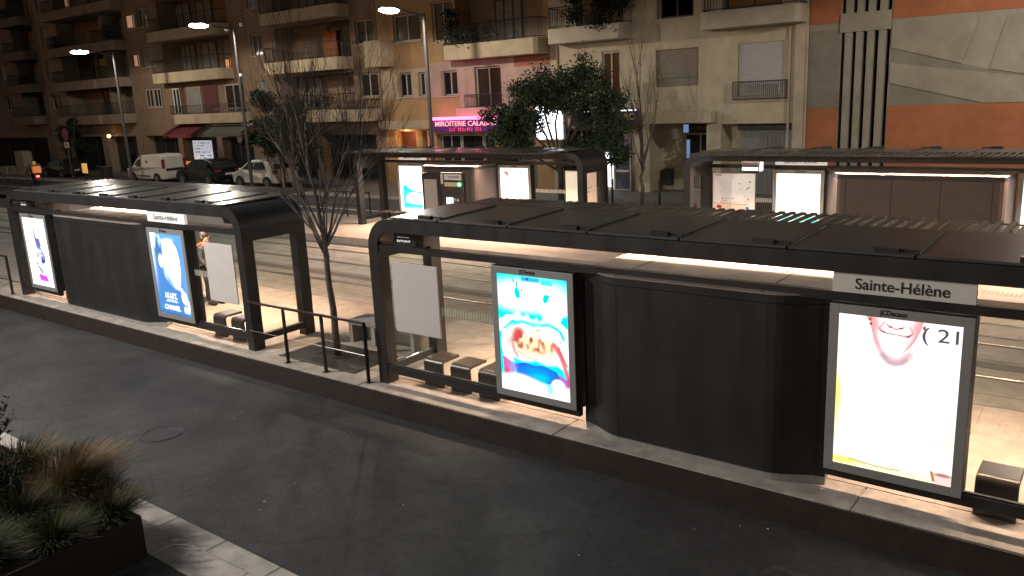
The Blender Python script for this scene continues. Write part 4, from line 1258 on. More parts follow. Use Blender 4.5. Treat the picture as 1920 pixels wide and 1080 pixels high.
B().box(-1.9, 1.75, -.30, -.141, .34, .40).ob('light_rail', emis('sign tube', (.9, .92, 1.), 1.6), sg)
ls = thing('lit_display_case', 'glaring white lit display window seen through the leafy tree', 'shop window', (-24.1, 25.9, 3.1))
B().box(-.95, .75, -.10, .09, -.9, .85).ob('case', M['shutter_white'], ls)
B().box(-.88, .68, -.13, -.103, -.83, .78).ob('lit_panel', emis('glaring panel', (.86, .93, 1.), 5.0), ls)

# ---- yellow and pink building
t = thing('apartment_building', 'ochre and pink building with the neon sign shop at street level', 'building', (-30, 26, -.3), group='buildings across the street')
W1 = [(-34.81, -33.75, 4.68, 6.02), (-33.22, -32.45, 4.66, 5.98), (-31.45, -30.30, 4.62, 5.95), (-29.08, -27.30, 3.6, 6.02), (-34.9, -32.8, 7.69, 9.15), (-31.9, -30.4, 7.5, 9.6)]
holes = [(a, c, e, f, .28) for a, c, e, f in W1] + [(-30.2, -24.5, 7.25, 9.9, 1.3), (-36.0, -32.75, -.3, 2.75, 1.6), (-32.1, -27.9, -.3, 2.55, .5), (-27.4, -25.2, -.3, 2.7, .4), (-30.2, -24.5, 10.4, 12.8, 1.2)]
wall(-36.2, -24.155, -.3, 17, FY, holes, M['ochre'], 'wall', t)
# coloured render fields, proud of the wall
def field(x0, x1, z0, z1, m, holes2=(), th=.012):
    xs = sorted(set([x0, x1] + [h[0] for h in holes2] + [h[1] for h in holes2])); zs = sorted(set([z0, z1] + [h[2] for h in holes2] + [h[3] for h in holes2]))
    xs = [x for x in xs if x0 <= x <= x1]; zs = [z for z in zs if z0 <= z <= z1]
    b = B()
    for i in range(len(xs) - 1):
        for j in range(len(zs) - 1):
            cx, cz = (xs[i] + xs[i + 1]) / 2, (zs[j] + zs[j + 1]) / 2
            if any(h[0] < cx < h[1] and h[2] < cz < h[3] for h in holes2): continue
            b.box(xs[i], xs[i + 1], FY - th, FY - .002, zs[j], zs[j + 1])
    return b.ob('render_field', m, t)
field(-32.3, -24.16, 4.56, 6.42, M['pink'], holes); field(-30.2, -24.16, 2.72, 4.555, M['pink'], holes)
field(-26.4, -24.2, 5.9, 6.42, M['pinkred'], (), .02)
field(-36.1, -32.31, 4.57, 6.2, M['sand'], holes)
for i, (a, c, e, f) in enumerate(W1):
    w_ = window(t, a + .02, c - .02, e + .02, f - .02, FY + .20, leaves=2, curtain=False); sill(t, a, c, e, FY, M['cream2'])
    if i in (0, 2): B().box(a - .02, a + .22, FY - .05, FY - .014, e, f).ob('shutter_leaf', M['taupe'], t)
balcony(t, -30.35, -24.2, 6.42, 7.18, FY, M['sand'], 1.1, .95)
foliage(t, 'balcony_plant', -29.9, -26, 25.0, 25.4, 7.3, 8.4, 700, M['hedge'], 8)
foliage(t, 'balcony_plant', -29.8, -28.8, 25.0, 25.4, 7.4, 9.1, 500, M['hedge'], 9)
B().box(-30.19, -24.51, FY + 1.22, FY + 1.28, 7.26, 9.89).ob('loggia_wall', M['taupe'], t)
window(t, -28.4, -26.6, 7.3, 9.4, FY + 1.15, curtain=True, leaves=3, frame=M['darkframe'])
window(t, -25.05, -24.62, 7.75, 9.2, FY + .9, lit=M['lit_warm'], leaves=1, frame=M['darkframe'])
balcony(t, -30.3, -24.25, 9.75, 10.4, FY, M['sand'], 1.1, .95)
b = B()
b.box(-29.75, -27.2, FY - .20, FY - .16, 4.60, 4.64).box(-29.75, -27.2, FY - .20, FY - .16, 3.96, 4.0)
for k in range(26): b.box(-29.74 + k * .1, -29.72 + k * .1, FY - .19, FY - .17, 4.0, 4.6)
b.ob('window_railing', M['iron_rail'], t)
B().box(-30.3, -26.9, FY - .30, FY - .015, 3.35, 3.95).ob('balcony_base', M['pink'], t, bevel=.02)
B().box(-36.15, -32.2, FY - .50, FY - .003, 2.86, 3.36).ob('canopy', M['sand'], t, bevel=.03)
# lit lobby: pillars and door
B().box(-36.0, -32.76, FY + 1.5, FY + 1.58, -.28, 2.74).ob('lobby_wall', M['lit_orange'], t)
for a, c, m in ((-36.0, -35.4, 'ochre'), (-33.75, -33.25, 'ochre')): B().box(a, c, FY + .05, FY + .5, -.28, 2.74).ob('pillar', M[m], t)
B().box(-35.35, -33.8, FY + .6, FY + .7, -.28, 2.70).ob('entrance_door', mat('brown door', (.10, .035, .02), .6), t)
window(t, -32.05, -30.6, -.2, 2.5, FY + .42, leaves=2, frame=M['winframe'], nm='shop_window')
window(t, -30.55, -29.0, -.2, 2.5, FY + .42, leaves=1, frame=M['winframe'], nm='shop_window')
window(t, -28.95, -27.95, -.2, 2.5, FY + .42, leaves=1, frame=M['winframe'], nm='shop_window')
B().box(-27.35, -25.25, FY + .3, FY + .38, -.28, 2.68).ob('roller_shutter', M['recess'], t)
fixloc(t)
ll = bpy.data.lights.new('lobby_light', 'POINT'); ll.energy = 70; ll.color = (1, .52, .25); ll.shadow_soft_size = .1
lo = bpy.data.objects.new('lobby_light', ll); COL.objects.link(lo); lo.location = (-34.4, 25.75, 2.55)
sg = thing('neon_shop_sign', 'purple shop sign with glowing pink neon tube along its top', 'sign', (-29.7, 25.85, 3.05))
B().box(-2.3, 2.3, -.12, .13, -.38, .28).ob('sign_panel', mat('purple sign', (.10, .035, .20), .4), sg)
text('sign_lettering', 'MIROITERIE CALABRO', .38, emis('pink letters', (1., .42, .45), .85), sg, (.0, -.15, .06), (PI / 2, 0, 0), .012, width=4.35, bold=.004)
worn_letters('sign_lettering', emis('red letters', (.75, .06, .16), .55), sg, -1.15, 1.35, -.24, .20, -.132, 8, 6)
B().tube([(-2.3, -.26, .36), (2.3, -.26, .36)], .085, 8).ob('neon_tube', emis('neon', (1., .20, .48), 2.6), sg)
for k in range(3):
    nl = bpy.data.lights.new('neon_light', 'POINT'); nl.energy = 17; nl.color = (1, .16, .40); nl.shadow_soft_size = .15
    lo = bpy.data.objects.new('neon_light', nl); COL.objects.link(lo); lo.parent = sg; lo.location = (-1.5 + k * 1.5, -.75, .60)

# ---- balcony buildings to the left
def balcony_building(label, x0, x1, wallm, balm, loggias, wins, floors, top, shops, lits=(), ph=2.95):
    global t
    t = thing('apartment_building', label, 'building', ((x0 + x1) / 2, 26, -.3), group='buildings across the street')
    holes = []
    for z in floors:
        for a, c in loggias: holes.append((a + .1, c - .1, z + .03, z + 2.15, 1.4))
        for a, c in wins: holes.append((a, c, z + .62, z + 2.0, .25))
    for a, c, zt in shops: holes.append((a, c, -.3, zt, .8))
    wall(x0, x1, -.3, top, FY, holes, wallm, 'wall', t)
    rs = random.Random(int(-x0))
    for z in floors:
        for a, c in loggias:
            balcony(t, a, c, z - .72, z, FY, balm, 1.1, .9)
            n = max(1, int((c - a) / 2.6)); wdt = (c - a - .6) / n
            for k in range(n):
                wx = a + .4 + k * wdt
                if rs.random() < .75:
                    window(t, wx, wx + wdt * .72, z + .04, z + 2.05, FY + 1.3, curtain=rs.random() < .45, leaves=rs.choice((2, 3)), frame=M['darkframe'])
            if rs.random() < .6:
                px = rs.uniform(a + .5, c - 1.5)
                foliage(t, 'balcony_plant', px, px + 1.4, 25.05, 25.4, z + .05, z + 1.1, 300, M['hedge'], rs.randint(0, 999))
        for a, c in wins:
            window(t, a + .02, c - .02, z + .64, z + 1.98, FY + .18, leaves=2, curtain=rs.random() < .4); sill(t, a, c, z + .62, FY, balm)
    for a, c, e, f, mm in lits:
        window(t, a, c, e, f, FY - .055 if mm != 'in' else FY + 1.2, lit=M[{'w': 'lit_warm', 'p': 'lit_pale', 'in': 'lit_warm'}[mm]], leaves=1, frame=M['darkframe'])
    for a, c, zt in shops:
        window(t, a + .05, c - .05, -.25, zt - .05, FY + .7, leaves=3, frame=M['darkframe'], nm='shop_window')
    return t
FL = [4.15, 7.18, 10.15, 13.1]
bb = balcony_building('brown building with long balconies behind the big bare tree', -48.6, -36.25, M['brown'], M['sand'], [(-45.7, -38.4)],
                      [(-48.2, -47.0), (-38.05, -36.45)], FL, 18, [(-47.5, -42.5, 2.6), (-42, -37, 2.6)])
balcony(t, -38.3, -36.30, 3.40, 4.10, FY, M['sand'], 1.1, .5)
B().box(-36.32, -35.0, FY - 1.05, FY - .003, 6.40, 7.85).ob('balcony_screen', M['sand'], t, bevel=.02)
B().box(-42.2, -41.0, FY + 1.1, FY + 1.2, 7.3, 8.9).ob('curtain', mat('orange curtain', (.40, .13, .03), .8, 0, .3, 5), t)
fixloc(t)
bb = balcony_building('ochre building with cream balconies above the red awning', -63.6, -48.65, M['brown'], M['sand'], [(-59.1, -50.4)],
                      [(-61.9, -60.0)], [7.2, 10.1, 13.05], 19, [(-63, -58.5, 2.7), (-57.9, -53.5, 2.55), (-52.8, -49.2, 2.5)],
                      [(-63.3, -62.3, 10.75, 11.75, 'p'), (-63.05, -62.35, 7.9, 8.85, 'p'), (-60.7, -60.5, 10.6, 11.5, 'p'), (-53.1, -52.45, 7.25, 7.95, 'in')])
balcony(t, -57.4, -48.9, 3.55, 4.22, FY, M['sand'], 1.1, .6)
for a, c in ((-61.9, -60.9), (-60.8, -59.8)): window(t, a, c, 4.84, 6.19, FY - .055); sill(t, a, c, 4.82, FY, M['sand'])
window(t, -58.2, -57.3, 4.25, 6.1, FY - .055, frame=M['white']); window(t, -56.4, -54.6, 4.25, 6.1, FY - .055, curtain=True, leaves=1, frame=M['sand'])
B().box(-54.4, -52.6, FY - .06, FY - .003, 4.25, 6.15).ob('roller_shutter', mat('dark red shutter', (.10, .025, .02), .7), t)
window(t, -51.6, -49.6, 4.25, 6.1, FY - .055)
fixloc(t)
bb = balcony_building('dim building of stacked balconies, second from the left border', -78.6, -63.65, M['taupe'], M['taupe'], [(-75.0, -67.6), (-67.4, -63.9)],
                      [(-77.9, -76.2)], [4.45, 7.25, 10.0, 12.9, 15.8], 21, [(-77, -70, 2.7), (-69, -64.5, 2.7)], [(-72.6, -71.9, 13.2, 14.4, 'p')])
fixloc(t)
bb = balcony_building('very dark building at the left border beyond the stacked balconies', -97, -78.65, M['dim'], M['dim'], [(-83.8, -79.3)],
                      [(-87.5, -86)], [4.6, 7.4, 10.2, 13.1, 16], 22, [(-95, -80, 2.7)])
fixloc(t)
tag(B().box(-140, -97.05, 20, 36, -.3, 20).box(-130, -98, 19.8, 19.99, 3, 20).ob('building', M['brick']), 'dark dull red block closing the street at the left border', 'building', 'buildings across the street')

# awnings, shops, lit ornament and wall lamp on the left
t = thing('awning', 'dark red shop awning over the lit kiosk', 'awning', (-55.8, 26, 3.5))
B().add([(-1.75, -.05, .12), (1.9, -.05, .12), (1.9, -1.7, -.62), (-1.75, -1.7, -.62), (-1.75, -1.7, -.90), (1.9, -1.7, -.90), (-1.75, -.05, .10), (1.9, -.05, .10)], [(0, 1, 2, 3), (3, 2, 5, 4)]).ob('canvas', mat('red canvas', (.11, .014, .018), .8), t)
worn_letters('awning_lettering', mat('red letters on canvas', (.45, .08, .05), .7), t, -1.3, 1.4, -.76, .13, -1.715, 14, 3)
t = thing('awning', 'pale green awning of the shop right of the red awning', 'awning', (-50.5, 26, 3.25))
B().box(-2.3, 2.2, -.6, -.05, .12, .18).ob('awning_box', M['shutter_white'], t)
B().add([(-2.2, -.6, .1), (2.1, -.6, .1), (2.1, -1.5, -.35), (-2.2, -1.5, -.35), (-2.2, -1.5, -.58), (2.1, -1.5, -.58)], [(0, 1, 2, 3), (3, 2, 5, 4)]).ob('canvas', mat('pale green canvas', (.10, .10, .082), .8), t)
t = thing('kiosk_display', 'brightly lit shop counter with fruit under the red awning', 'shop counter', (-55.6, 25.2, -.27))
B().box(-2.0, 2.2, -.6, .55, 0, .9).ob('counter', M['door_dark'], t)
B().box(-.2, 2.1, .30, .40, 1.25, 2.6).ob('lit_panel', emis('kiosk light', (.80, .86, 1.), .42), t)
b = B(); rs = random.Random(5)
for k in range(70): b.box(*(lambda x, z: (x, x + rs.uniform(.03, .11), .24, .285, z, z + rs.uniform(.03, .09)))(rs.uniform(-.15, 1.95), rs.choice((1.32, 1.5, 1.75, 1.98, 2.2, 2.4))))
b.ob('goods', mat('goods', (.35, .33, .36), .6, 0, .8, 5), t)
B().box(-1.9, .6, -.3, .2, .92, 1.12).ob('fruit_tray', emis('lit fruit', (.9, .35, .12), .35), t)
B().box(-2.2, -1.2, -.35, -.25, 1.0, 1.5).ob('blue_crate', mat('blue crate', (.02, .16, .24), .6), t)
t = thing('wall_light', 'small lit ornamental sign over the pale green awning', 'wall lamp', (-49.4, 25.1, 2.55))  # lit fleur-shaped sign, built here in the form of a wall lamp
B().ball((0, 0, .42), .11).ob('bulb', emis('ornament glow', (1, .85, .65), 4), t)
B().tube([(0, .85, .1), (0, .3, .25), (0, 0, .30)], .02, 6).ball((0, 0, -.05), (.3, .06, .34), 8, 6).ob('bracket', M['shutter_white'], t)
t = thing('wall_light', 'amber wall lamp on the dim building at left', 'wall lamp', (-67.6, 25.4, 2.75))
B().ball((0, 0, 0), (.20, .14, .14)).ob('bulb', emis('amber bulb', (1, .50, .14), 9), t)
B().box(-.03, .03, .0, .58, .12, .16).ob('bracket', M['lamp_metal'], t)

# ------------------------------------------------------------------ trees
def branch(b, p, d, L, r, depth, rs, upb=.25, split=(2, 4), ang=.5, seg=5):
    pts = [p.copy()]; rad = [r]; n = 4
    dd = d.copy()
    for i in range(n):
        dd = (dd + Vector((rs.uniform(-1, 1), rs.uniform(-1, 1), rs.uniform(-.4, 1) * .5)) * .10 + Vector((0, 0, upb * .12))).normalized()
        pts.append(pts[-1] + dd * L / n); rad.append(r * (1 - .55 * (i + 1) / n))
    b.tube(pts, rad, max(3, seg), depth > 2)
    if depth == 0: return
    k = rs.randint(*split) - (1 if depth == 1 and rs.random() < .6 else 0)
    for j in range(k):
        q = rs.uniform(.35, 1.0) if j else 1.0
        i = min(n - 1, int(q * n)); pp = pts[i].lerp(pts[i + 1], q * n - i if i < n - 1 or q < 1 else 1)
        a = rs.uniform(0, 2 * PI); ax = dd.orthogonal().normalized()
        ax = Matrix.Rotation(a, 3, dd) @ ax
        nd = (Matrix.Rotation(ang * rs.uniform(.5, 1.25) * (1 if j else .5), 3, ax) @ dd + Vector((0, 0, upb * .5))).normalized()
        branch(b, pp, nd, L * rs.uniform(.55, .85), max(.0035, r * rs.uniform(.38, .56)), depth - 1, rs, upb, split, ang, seg - 1)
def bare_tree(label, x, y, z, h_trunk, r, L, depth, seed, limbs, mt, upb=.5, ang=.5, spread=.45, z0=None):
    rs = random.Random(seed)
    t = thing('bare_tree', label, 'tree', (x, y, z), group='leafless trees')
    tb = B()
    pts = [Vector((rs.uniform(-.02, .02) * k, rs.uniform(-.02, .02) * k, h_trunk * k / 5)) for k in range(6)]
    tb.tube(pts, [r * (1 - .08 * k) for k in range(6)], 10)
    tb.ob('trunk', mt, t, smooth=True)
    cb = B()
    lead = pts[-1]
    branch(cb, lead, Vector((.02, 0, 1)), L * 1.15, r * .62, depth, rs, upb, (3, 4), ang)
    for k in range(limbs):
        a = 2 * PI * k / limbs + rs.uniform(-.4, .4)
        zz = h_trunk * rs.uniform(.72, 1.0)
        s = spread * rs.uniform(.6, 1.4)
        branch(cb, Vector((0, 0, zz)), Vector((math.cos(a) * s, math.sin(a) * s, 1)).normalized(), L * rs.uniform(.75, 1.05), r * rs.uniform(.25, .45), depth, rs, upb, (3, 4), ang)
    cb.ob('crown', mt, t)
    return t
bare_tree('slender leafless tree growing from the iron grate on the near platform', -11.55, .62, 0.0, 2.25, .070, 1.35, 4, 23, 8, M['bark'], .42, .60, .60)
bare_tree('thin leafless tree in front of the cream building', -16.65, 21.5, -.265, 2.0, .09, 2.1, 3, 5, 5, M['bark_pale'], .7, .5, .30)
bare_tree('wide bushy leafless tree behind the platform tree near the parked cars', -39.0, 21.2, -.265, 1.5, .12, 2.6, 3, 33, 9, M['bark_pale'], .25, .7, .9)
bare_tree('leafless shrubby tree lit purplish at the left border', -84, 19.5, -.3, .8, .12, 2.4, 3, 12, 8, M['bark_pale'], .15, .8, 1.0)
for k, x in enumerate((-38.3, -39.7)):
    tag(B().cyl(x, 21.0, -.265, 1.1, .035, 8).ob('tree_stake', M['sand']), ['wooden stake right of the bushy leafless tree', 'wooden stake left of the bushy leafless tree'][k], 'stake', 'tree stakes')
def leafy_tree(label, x, y, z, trunk_h, r, blobs, n, m, seed, size=.20, limbs=7, group='evergreen trees'):
    rs = random.Random(seed)
    t = thing('evergreen_tree', label, 'tree', (x, y, z), group=group)
    tb = B()
    tb.tube([(0, 0, 0), (.05, 0, trunk_h * .5), (0, .03, trunk_h)], [r, r * .85, r * .7], 9)
    for k in range(limbs):
        bl = blobs[k % len(blobs)]
        e = Vector((bl[0], bl[1], bl[2])); s = Vector((0, 0, trunk_h * rs.uniform(.7, 1)))
        mid = s.lerp(e, .5) + Vector((rs.uniform(-.3, .3), rs.uniform(-.2, .2), rs.uniform(0, .3)))
        tb.tube([s, mid, e, e + (e - mid) * .5], [r * .5, r * .33, r * .18, r * .05], 6)
    tb.ob('trunk', M['bark_dark'], t)
    b = B()
    tot = sum(q[3] * q[4] * q[5] for q in blobs)
    sub = []
    for q in blobs:
        for k in range(max(4, int(34 * q[3] * q[4] * q[5] / tot * len(blobs) / 3))):
            v = Vector((rs.gauss(0, 1), rs.gauss(0, 1), rs.gauss(0, 1))).normalized() * rs.uniform(.35, 1.08)
            sub.append((q[0] + v.x * q[3], q[1] + v.y * q[4], q[2] + v.z * q[5], rs.uniform(.14, .40)))
    for k in range(n):
        c = rs.choice(sub)
        v = Vector((rs.gauss(0, .6), rs.gauss(0, .6), rs.gauss(0, .5))) * c[3]
        p = Vector(c[:3]) + v
        d = (v.normalized() if v.length > 0 else Vector((0, 0, 1))) * .6 + Vector((rs.uniform(-1, 1), rs.uniform(-1, 1), rs.uniform(-.7, .7)))
        d = d.normalized() * size * rs.uniform(.5, 1.15)
        s = Matrix.Rotation(rs.uniform(0, 6.28), 3, d) @ (d.orthogonal().normalized() * size * .28)
        b.add([p, p + d * .45 + s, p + d, p + d * .45 - s], [(0, 1, 2, 3)])
    b.ob('crown', m, t)
    return t
leafy_tree('leafy evergreen tree with a ragged crown behind the ticket machine shelter', -19.7, 20.0, -.265, 2.15, .15,
           [(-2.9, 0, 3.2, 1.0, .8, 1.0), (-1.6, .1, 4.5, 1.1, .9, 1.0), (-.9, 0, 5.4, 1.2, .8, .7), (.3, 0, 5.4, .8, .7, .6), (1.4, .2, 5.2, .9, .8, .9), (1.3, 0, 6.1, .25, .3, .5), (2.4, 0, 4.5, .9, .9, 1.0), (2.6, 0, 2.9, 1.0, .9, 1.0), (-3.3, 0, 4.3, .8, .7, .4), (-2.2, .0, 2.6, .8, .8, .6), (1.5, .3, 2.7, 1.0, .8, .6), (.2, .3, 4.6, .8, .6, .5), (1.9, .0, 3.7, .8, .6, .8), (-3.0, 0, 2.3, .9, .7, .5), (-.3, .2, 4.9, .9, .7, .6), (.9, .2, 4.3, .7, .6, .6), (-2.4, .1, 3.9, .8, .7, .7), (.3, .3, 2.5, .7, .6, .4)],
           33000, M['leaf'], 4, .155, 11).scale = (.94, .94, .94)
leafy_tree('dark evergreen tree in shadow right of the tall lamp with camera domes', -41.8, 22.6, -.3, 1.6, .16,
           [(-.8, 0, 4.6, 1.3, 1.2, 1.3), (1.0, 0, 4.4, 1.5, 1.2, 1.4), (0, 0, 2.6, 1.9, 1.2, 1.3), (2.2, 0, 2.8, 1.4, 1.1, 1.3), (.2, 0, 3.6, 1.6, 1.0, 1.0)], 15000, M['leaf_dark'], 6, .24)
leafy_tree('dark rounded tree in front of the dim building at left, behind the no parking sign', -72.5, 24.6, -.3, 1.2, .16,
           [(0, 0, 2.8, 1.6, 1.0, 1.6), (1.0, 0, 4.0, .8, .7, .9)], 2000, M['leaf_dark'], 8, .32)

# ------------------------------------------------------------------ vehicles
def wheel(parent, x, y, r, w, s):
    tt = B().tube([(x, y, r), (x, y + s * w, r)], r, 18).ob('wheel', M['rubber'], parent)
    b = B().tube([(x, y - s * .004, r), (x, y - s * .001, r)], r * .62, 16)
    for k in range(5):
        a = 2 * PI * k / 5
        b.tube([(x, y - s * .012, r), (x + math.cos(a) * r * .55, y - s * .012, r + math.sin(a) * r * .55)], r * .07, 4)
    b.ob('rim', mat('rim', (.25, .25, .25), .35, .8), tt)
def vehicle(name, label, cat, x, y, rz, paint, prof, belt, halfw, cabw, wx, wr, side_glass, rear_glass, front_glass, taillights, plate, headlights, extra=None, rough=.25, scale=1.0):
    """prof: side outline (x forward to -x, z); x along local x, nose at -x"""
    t = thing(name, label, cat, (x, y, ZR), rz, 'cars parked across the tracks')
    pm = mat(name + ' paint', paint, rough, 0, .06, 2)
    b = B(); n = len(prof)
    def hw(z, xx):
        k = 1 if z <= belt else 1 - (1 - cabw / halfw) * min(1, (z - belt) / (max(p[1] for p in prof) - belt))
        e = 1.0
        x_lo, x_hi = min(p[0] for p in prof), max(p[0] for p in prof)
        dx = min(xx - x_lo, x_hi - xx)
        if dx < .35: e = .90 + .10 * dx / .35
        if z < .30: e *= .96
        return halfw * k * e
    for s in (-1, 1): b.v += [(p[0], s * hw(p[1], p[0]), p[1]) for p in prof]
    b.f.append(tuple(range(n))); b.f.append(tuple(range(2 * n - 1, n - 1, -1)))
    b.f += [(i, i + n, (i + 1) % n + n, (i + 1) % n) for i in range(n)]
    b.mi += [0] * len(b.f)
    bd = b.ob('body', pm, t, bevel=.045)
    def onside(poly, out=.006, th=.01):
        vs = []
        for s in (-1, 1):
            pass
        return poly
    for s in (-1, 1):
        for poly in side_glass:
            g = B(); k = len(poly)
            g.v += [(px, s * (hw(pz, px) + .012), pz) for px, pz in poly] + [(px, s * (hw(pz, px) - .03), pz) for px, pz in poly]
            g.f += [tuple(range(k)), tuple(range(2 * k - 1, k - 1, -1))] + [(i, i + k, (i + 1) % k + k, (i + 1) % k) for i in range(k)]; g.mi += [0] * len(g.f)
            g.ob('side_window', M['winglass'], bd)
        for xx in wx:
            B().tube([(xx, s * (halfw - .02), wr + .01), (xx, s * (halfw + .008), wr + .01)], wr * 1.16, 20).ob('wheel_arch', M['rubber'], bd)
            wheel(t, xx, s * (halfw + .012), wr, .2, -s)
    def quad(pts, nm, m, off):
        g = B(); v = [Vector(p) for p in pts]; nrm = (v[1] - v[0]).cross(v[3] - v[0]).normalized() * off
        g.add([p + nrm for p in v] + [p - nrm for p in v], [(0, 1, 2, 3), (7, 6, 5, 4), (0, 4, 5, 1), (1, 5, 6, 2), (2, 6, 7, 3), (3, 7, 4, 0)])
        return g.ob(nm, m, bd)
    for nm, gl in (('rear_window', rear_glass), ('windscreen', front_glass)):
        if gl:
            (xa, za), (xb, zb), ka, kb = gl
            quad([(xa, -hw(za, 0) * ka, za), (xa, hw(za, 0) * ka, za), (xb, hw(zb, 0) * kb, zb), (xb, -hw(zb, 0) * kb, zb)], nm, M['winglass'], .014)
    for s in (-1, 1):
        a = taillights
        B().box(a[0], a[1], min(s * a[2], s * a[3]), max(s * a[2], s * a[3]), a[4], a[5]).ob('tail_light', mat('tail lens', (.25, .02, .02), .2), bd, bevel=.02)
        a = headlights
        B().box(a[0], a[1], min(s * a[2], s * a[3]), max(s * a[2], s * a[3]), a[4], a[5]).ob('headlight', mat('head lens', (.6, .6, .6), .1), bd, bevel=.02)
        B().box(-.95 + (prof[0][0] * 0), -.80, min(s * halfw, s * (halfw + .16)), max(s * halfw, s * (halfw + .16)), belt + .02, belt + .14).ob('mirror', pm, bd, bevel=.02)
    B().box(plate[0], plate[0] + .012, -.26, .26, plate[1], plate[1] + .11).ob('number_plate', M['signw'], bd)
    if extra: extra(t, bd, pm)
    t.scale = (scale,) * 3
    return t
def van_extra(t, bd, pm):
    B().box(2.235, 2.25, -.60, .60, .78, .95).ob('rear_trim', M['rubber'], bd)
    for s in (-1, 1):
        B().box(-.75, .75, min(s * .905, s * .925), max(s * .905, s * .925), .42, .50).ob('side_trim', M['rubber'], bd)
        B().box(-.25, -.12, min(s * .905, s * .93), max(s * .905, s * .93), .92, .97).ob('door_handle', M['rubber'], bd)
        B().box(.25, .50, min(s * .84, s * .88), max(s * .84, s * .88), 1.40, 1.46).ob('side_badge', M['door_dark'], bd)
vehicle('parked_van', 'white panel van parked at left across the tracks', 'van', -56.6, 22.9, 0, (.62, .58, .50),
        [(-2.2, .25), (-2.22, .62), (-2.08, .86), (-1.45, 1.02), (-.78, 1.58), (-.45, 1.78), (.3, 1.84), (1.7, 1.83), (2.12, 1.74), (2.24, 1.05), (2.24, .38), (2.18, .25)],
        1.0, .91, .80, (-1.42, 1.48), .31, [[(-1.20, 1.08), (-.72, 1.52), (-.35, 1.56), (-.35, 1.08)]], None, ((-1.40, 1.06), (-.80, 1.56), .88, .86),
        (2.19, 2.262, .66, .86, .95, 1.55), (2.245, .50), (-2.20, -1.98, .55, .84, .72, .92), van_extra, scale=1.07)
vehicle('parked_car', 'black car parked between the white van and the white hatchback', 'car', -50.2, 22.9, 0, (.012, .013, .016),
        [(-2.2, .25), (-2.22, .60), (-2.05, .82), (-1.25, .98), (-.50, 1.42), (.0, 1.55), (.9, 1.55), (1.65, 1.40), (2.10, 1.02), (2.2, .70), (2.18, .30)],
        .95, .92, .70, (-1.40, 1.38), .34, [[(-.98, 1.02), (-.45, 1.38), (.15, 1.44), (.15, 1.0)], [(.22, 1.0), (.22, 1.44), (.85, 1.45), (1.35, 1.24), (1.30, 1.04)]],
        ((1.68, 1.37), (2.06, 1.05), .90, .88), ((-1.22, 1.0), (-.52, 1.41), .88, .90), (2.02, 2.16, .45, .86, .80, .92), (2.19, .62), (-2.18, -1.95, .5, .86, .66, .80), rough=.12, scale=1.10)
vehicle('parked_car', 'white hatchback parked beside the tall lamp with the cross arm', 'car', -44.0, 22.95, 0, (.66, .64, .58),
        [(-1.95, .25), (-1.97, .60), (-1.80, .82), (-1.15, .98), (-.50, 1.40), (-.05, 1.52), (.8, 1.51), (1.55, 1.38), (1.88, .98), (1.96, .62), (1.92, .28)],
        .95, .86, .68, (-1.22, 1.22), .30, [[(-.92, 1.02), (-.45, 1.35), (.10, 1.41), (.10, 1.0)], [(.17, 1.0), (.17, 1.41), (.75, 1.41), (1.15, 1.15), (1.0, 1.02)]],
        ((1.56, 1.34), (1.83, 1.04), .86, .86), ((-1.12, 1.0), (-.52, 1.39), .88, .90), (1.80, 1.92, .60, .84, .78, 1.0), (1.955, .55), (-1.95, -1.70, .5, .82, .66, .82), scale=1.13)
vehicle('parked_car', 'dark car parked in shadow behind the delivery scooter', 'car', -71.5, 23.2, 0, (.02, .02, .024),
        [(-2.2, .25), (-2.22, .60), (-2.05, .80), (-1.25, .96), (-.50, 1.34), (.0, 1.45), (.9, 1.45), (1.55, 1.35), (2.0, 1.0), (2.2, .90), (2.2, .30)],
        .92, .90, .68, (-1.40, 1.38), .33, [[(-.98, 1.0), (-.45, 1.30), (.15, 1.36), (.15, .98)], [(.22, .98), (.22, 1.36), (.85, 1.36), (1.30, 1.18), (1.25, 1.0)]],
        ((1.58, 1.32), (1.96, 1.03), .90, .88), ((-1.22, .98), (-.52, 1.33), .88, .90), (2.06, 2.19, .45, .86, .72, .86), (2.205, .52), (-2.18, -1.95, .5, .86, .62, .76), rough=.1)

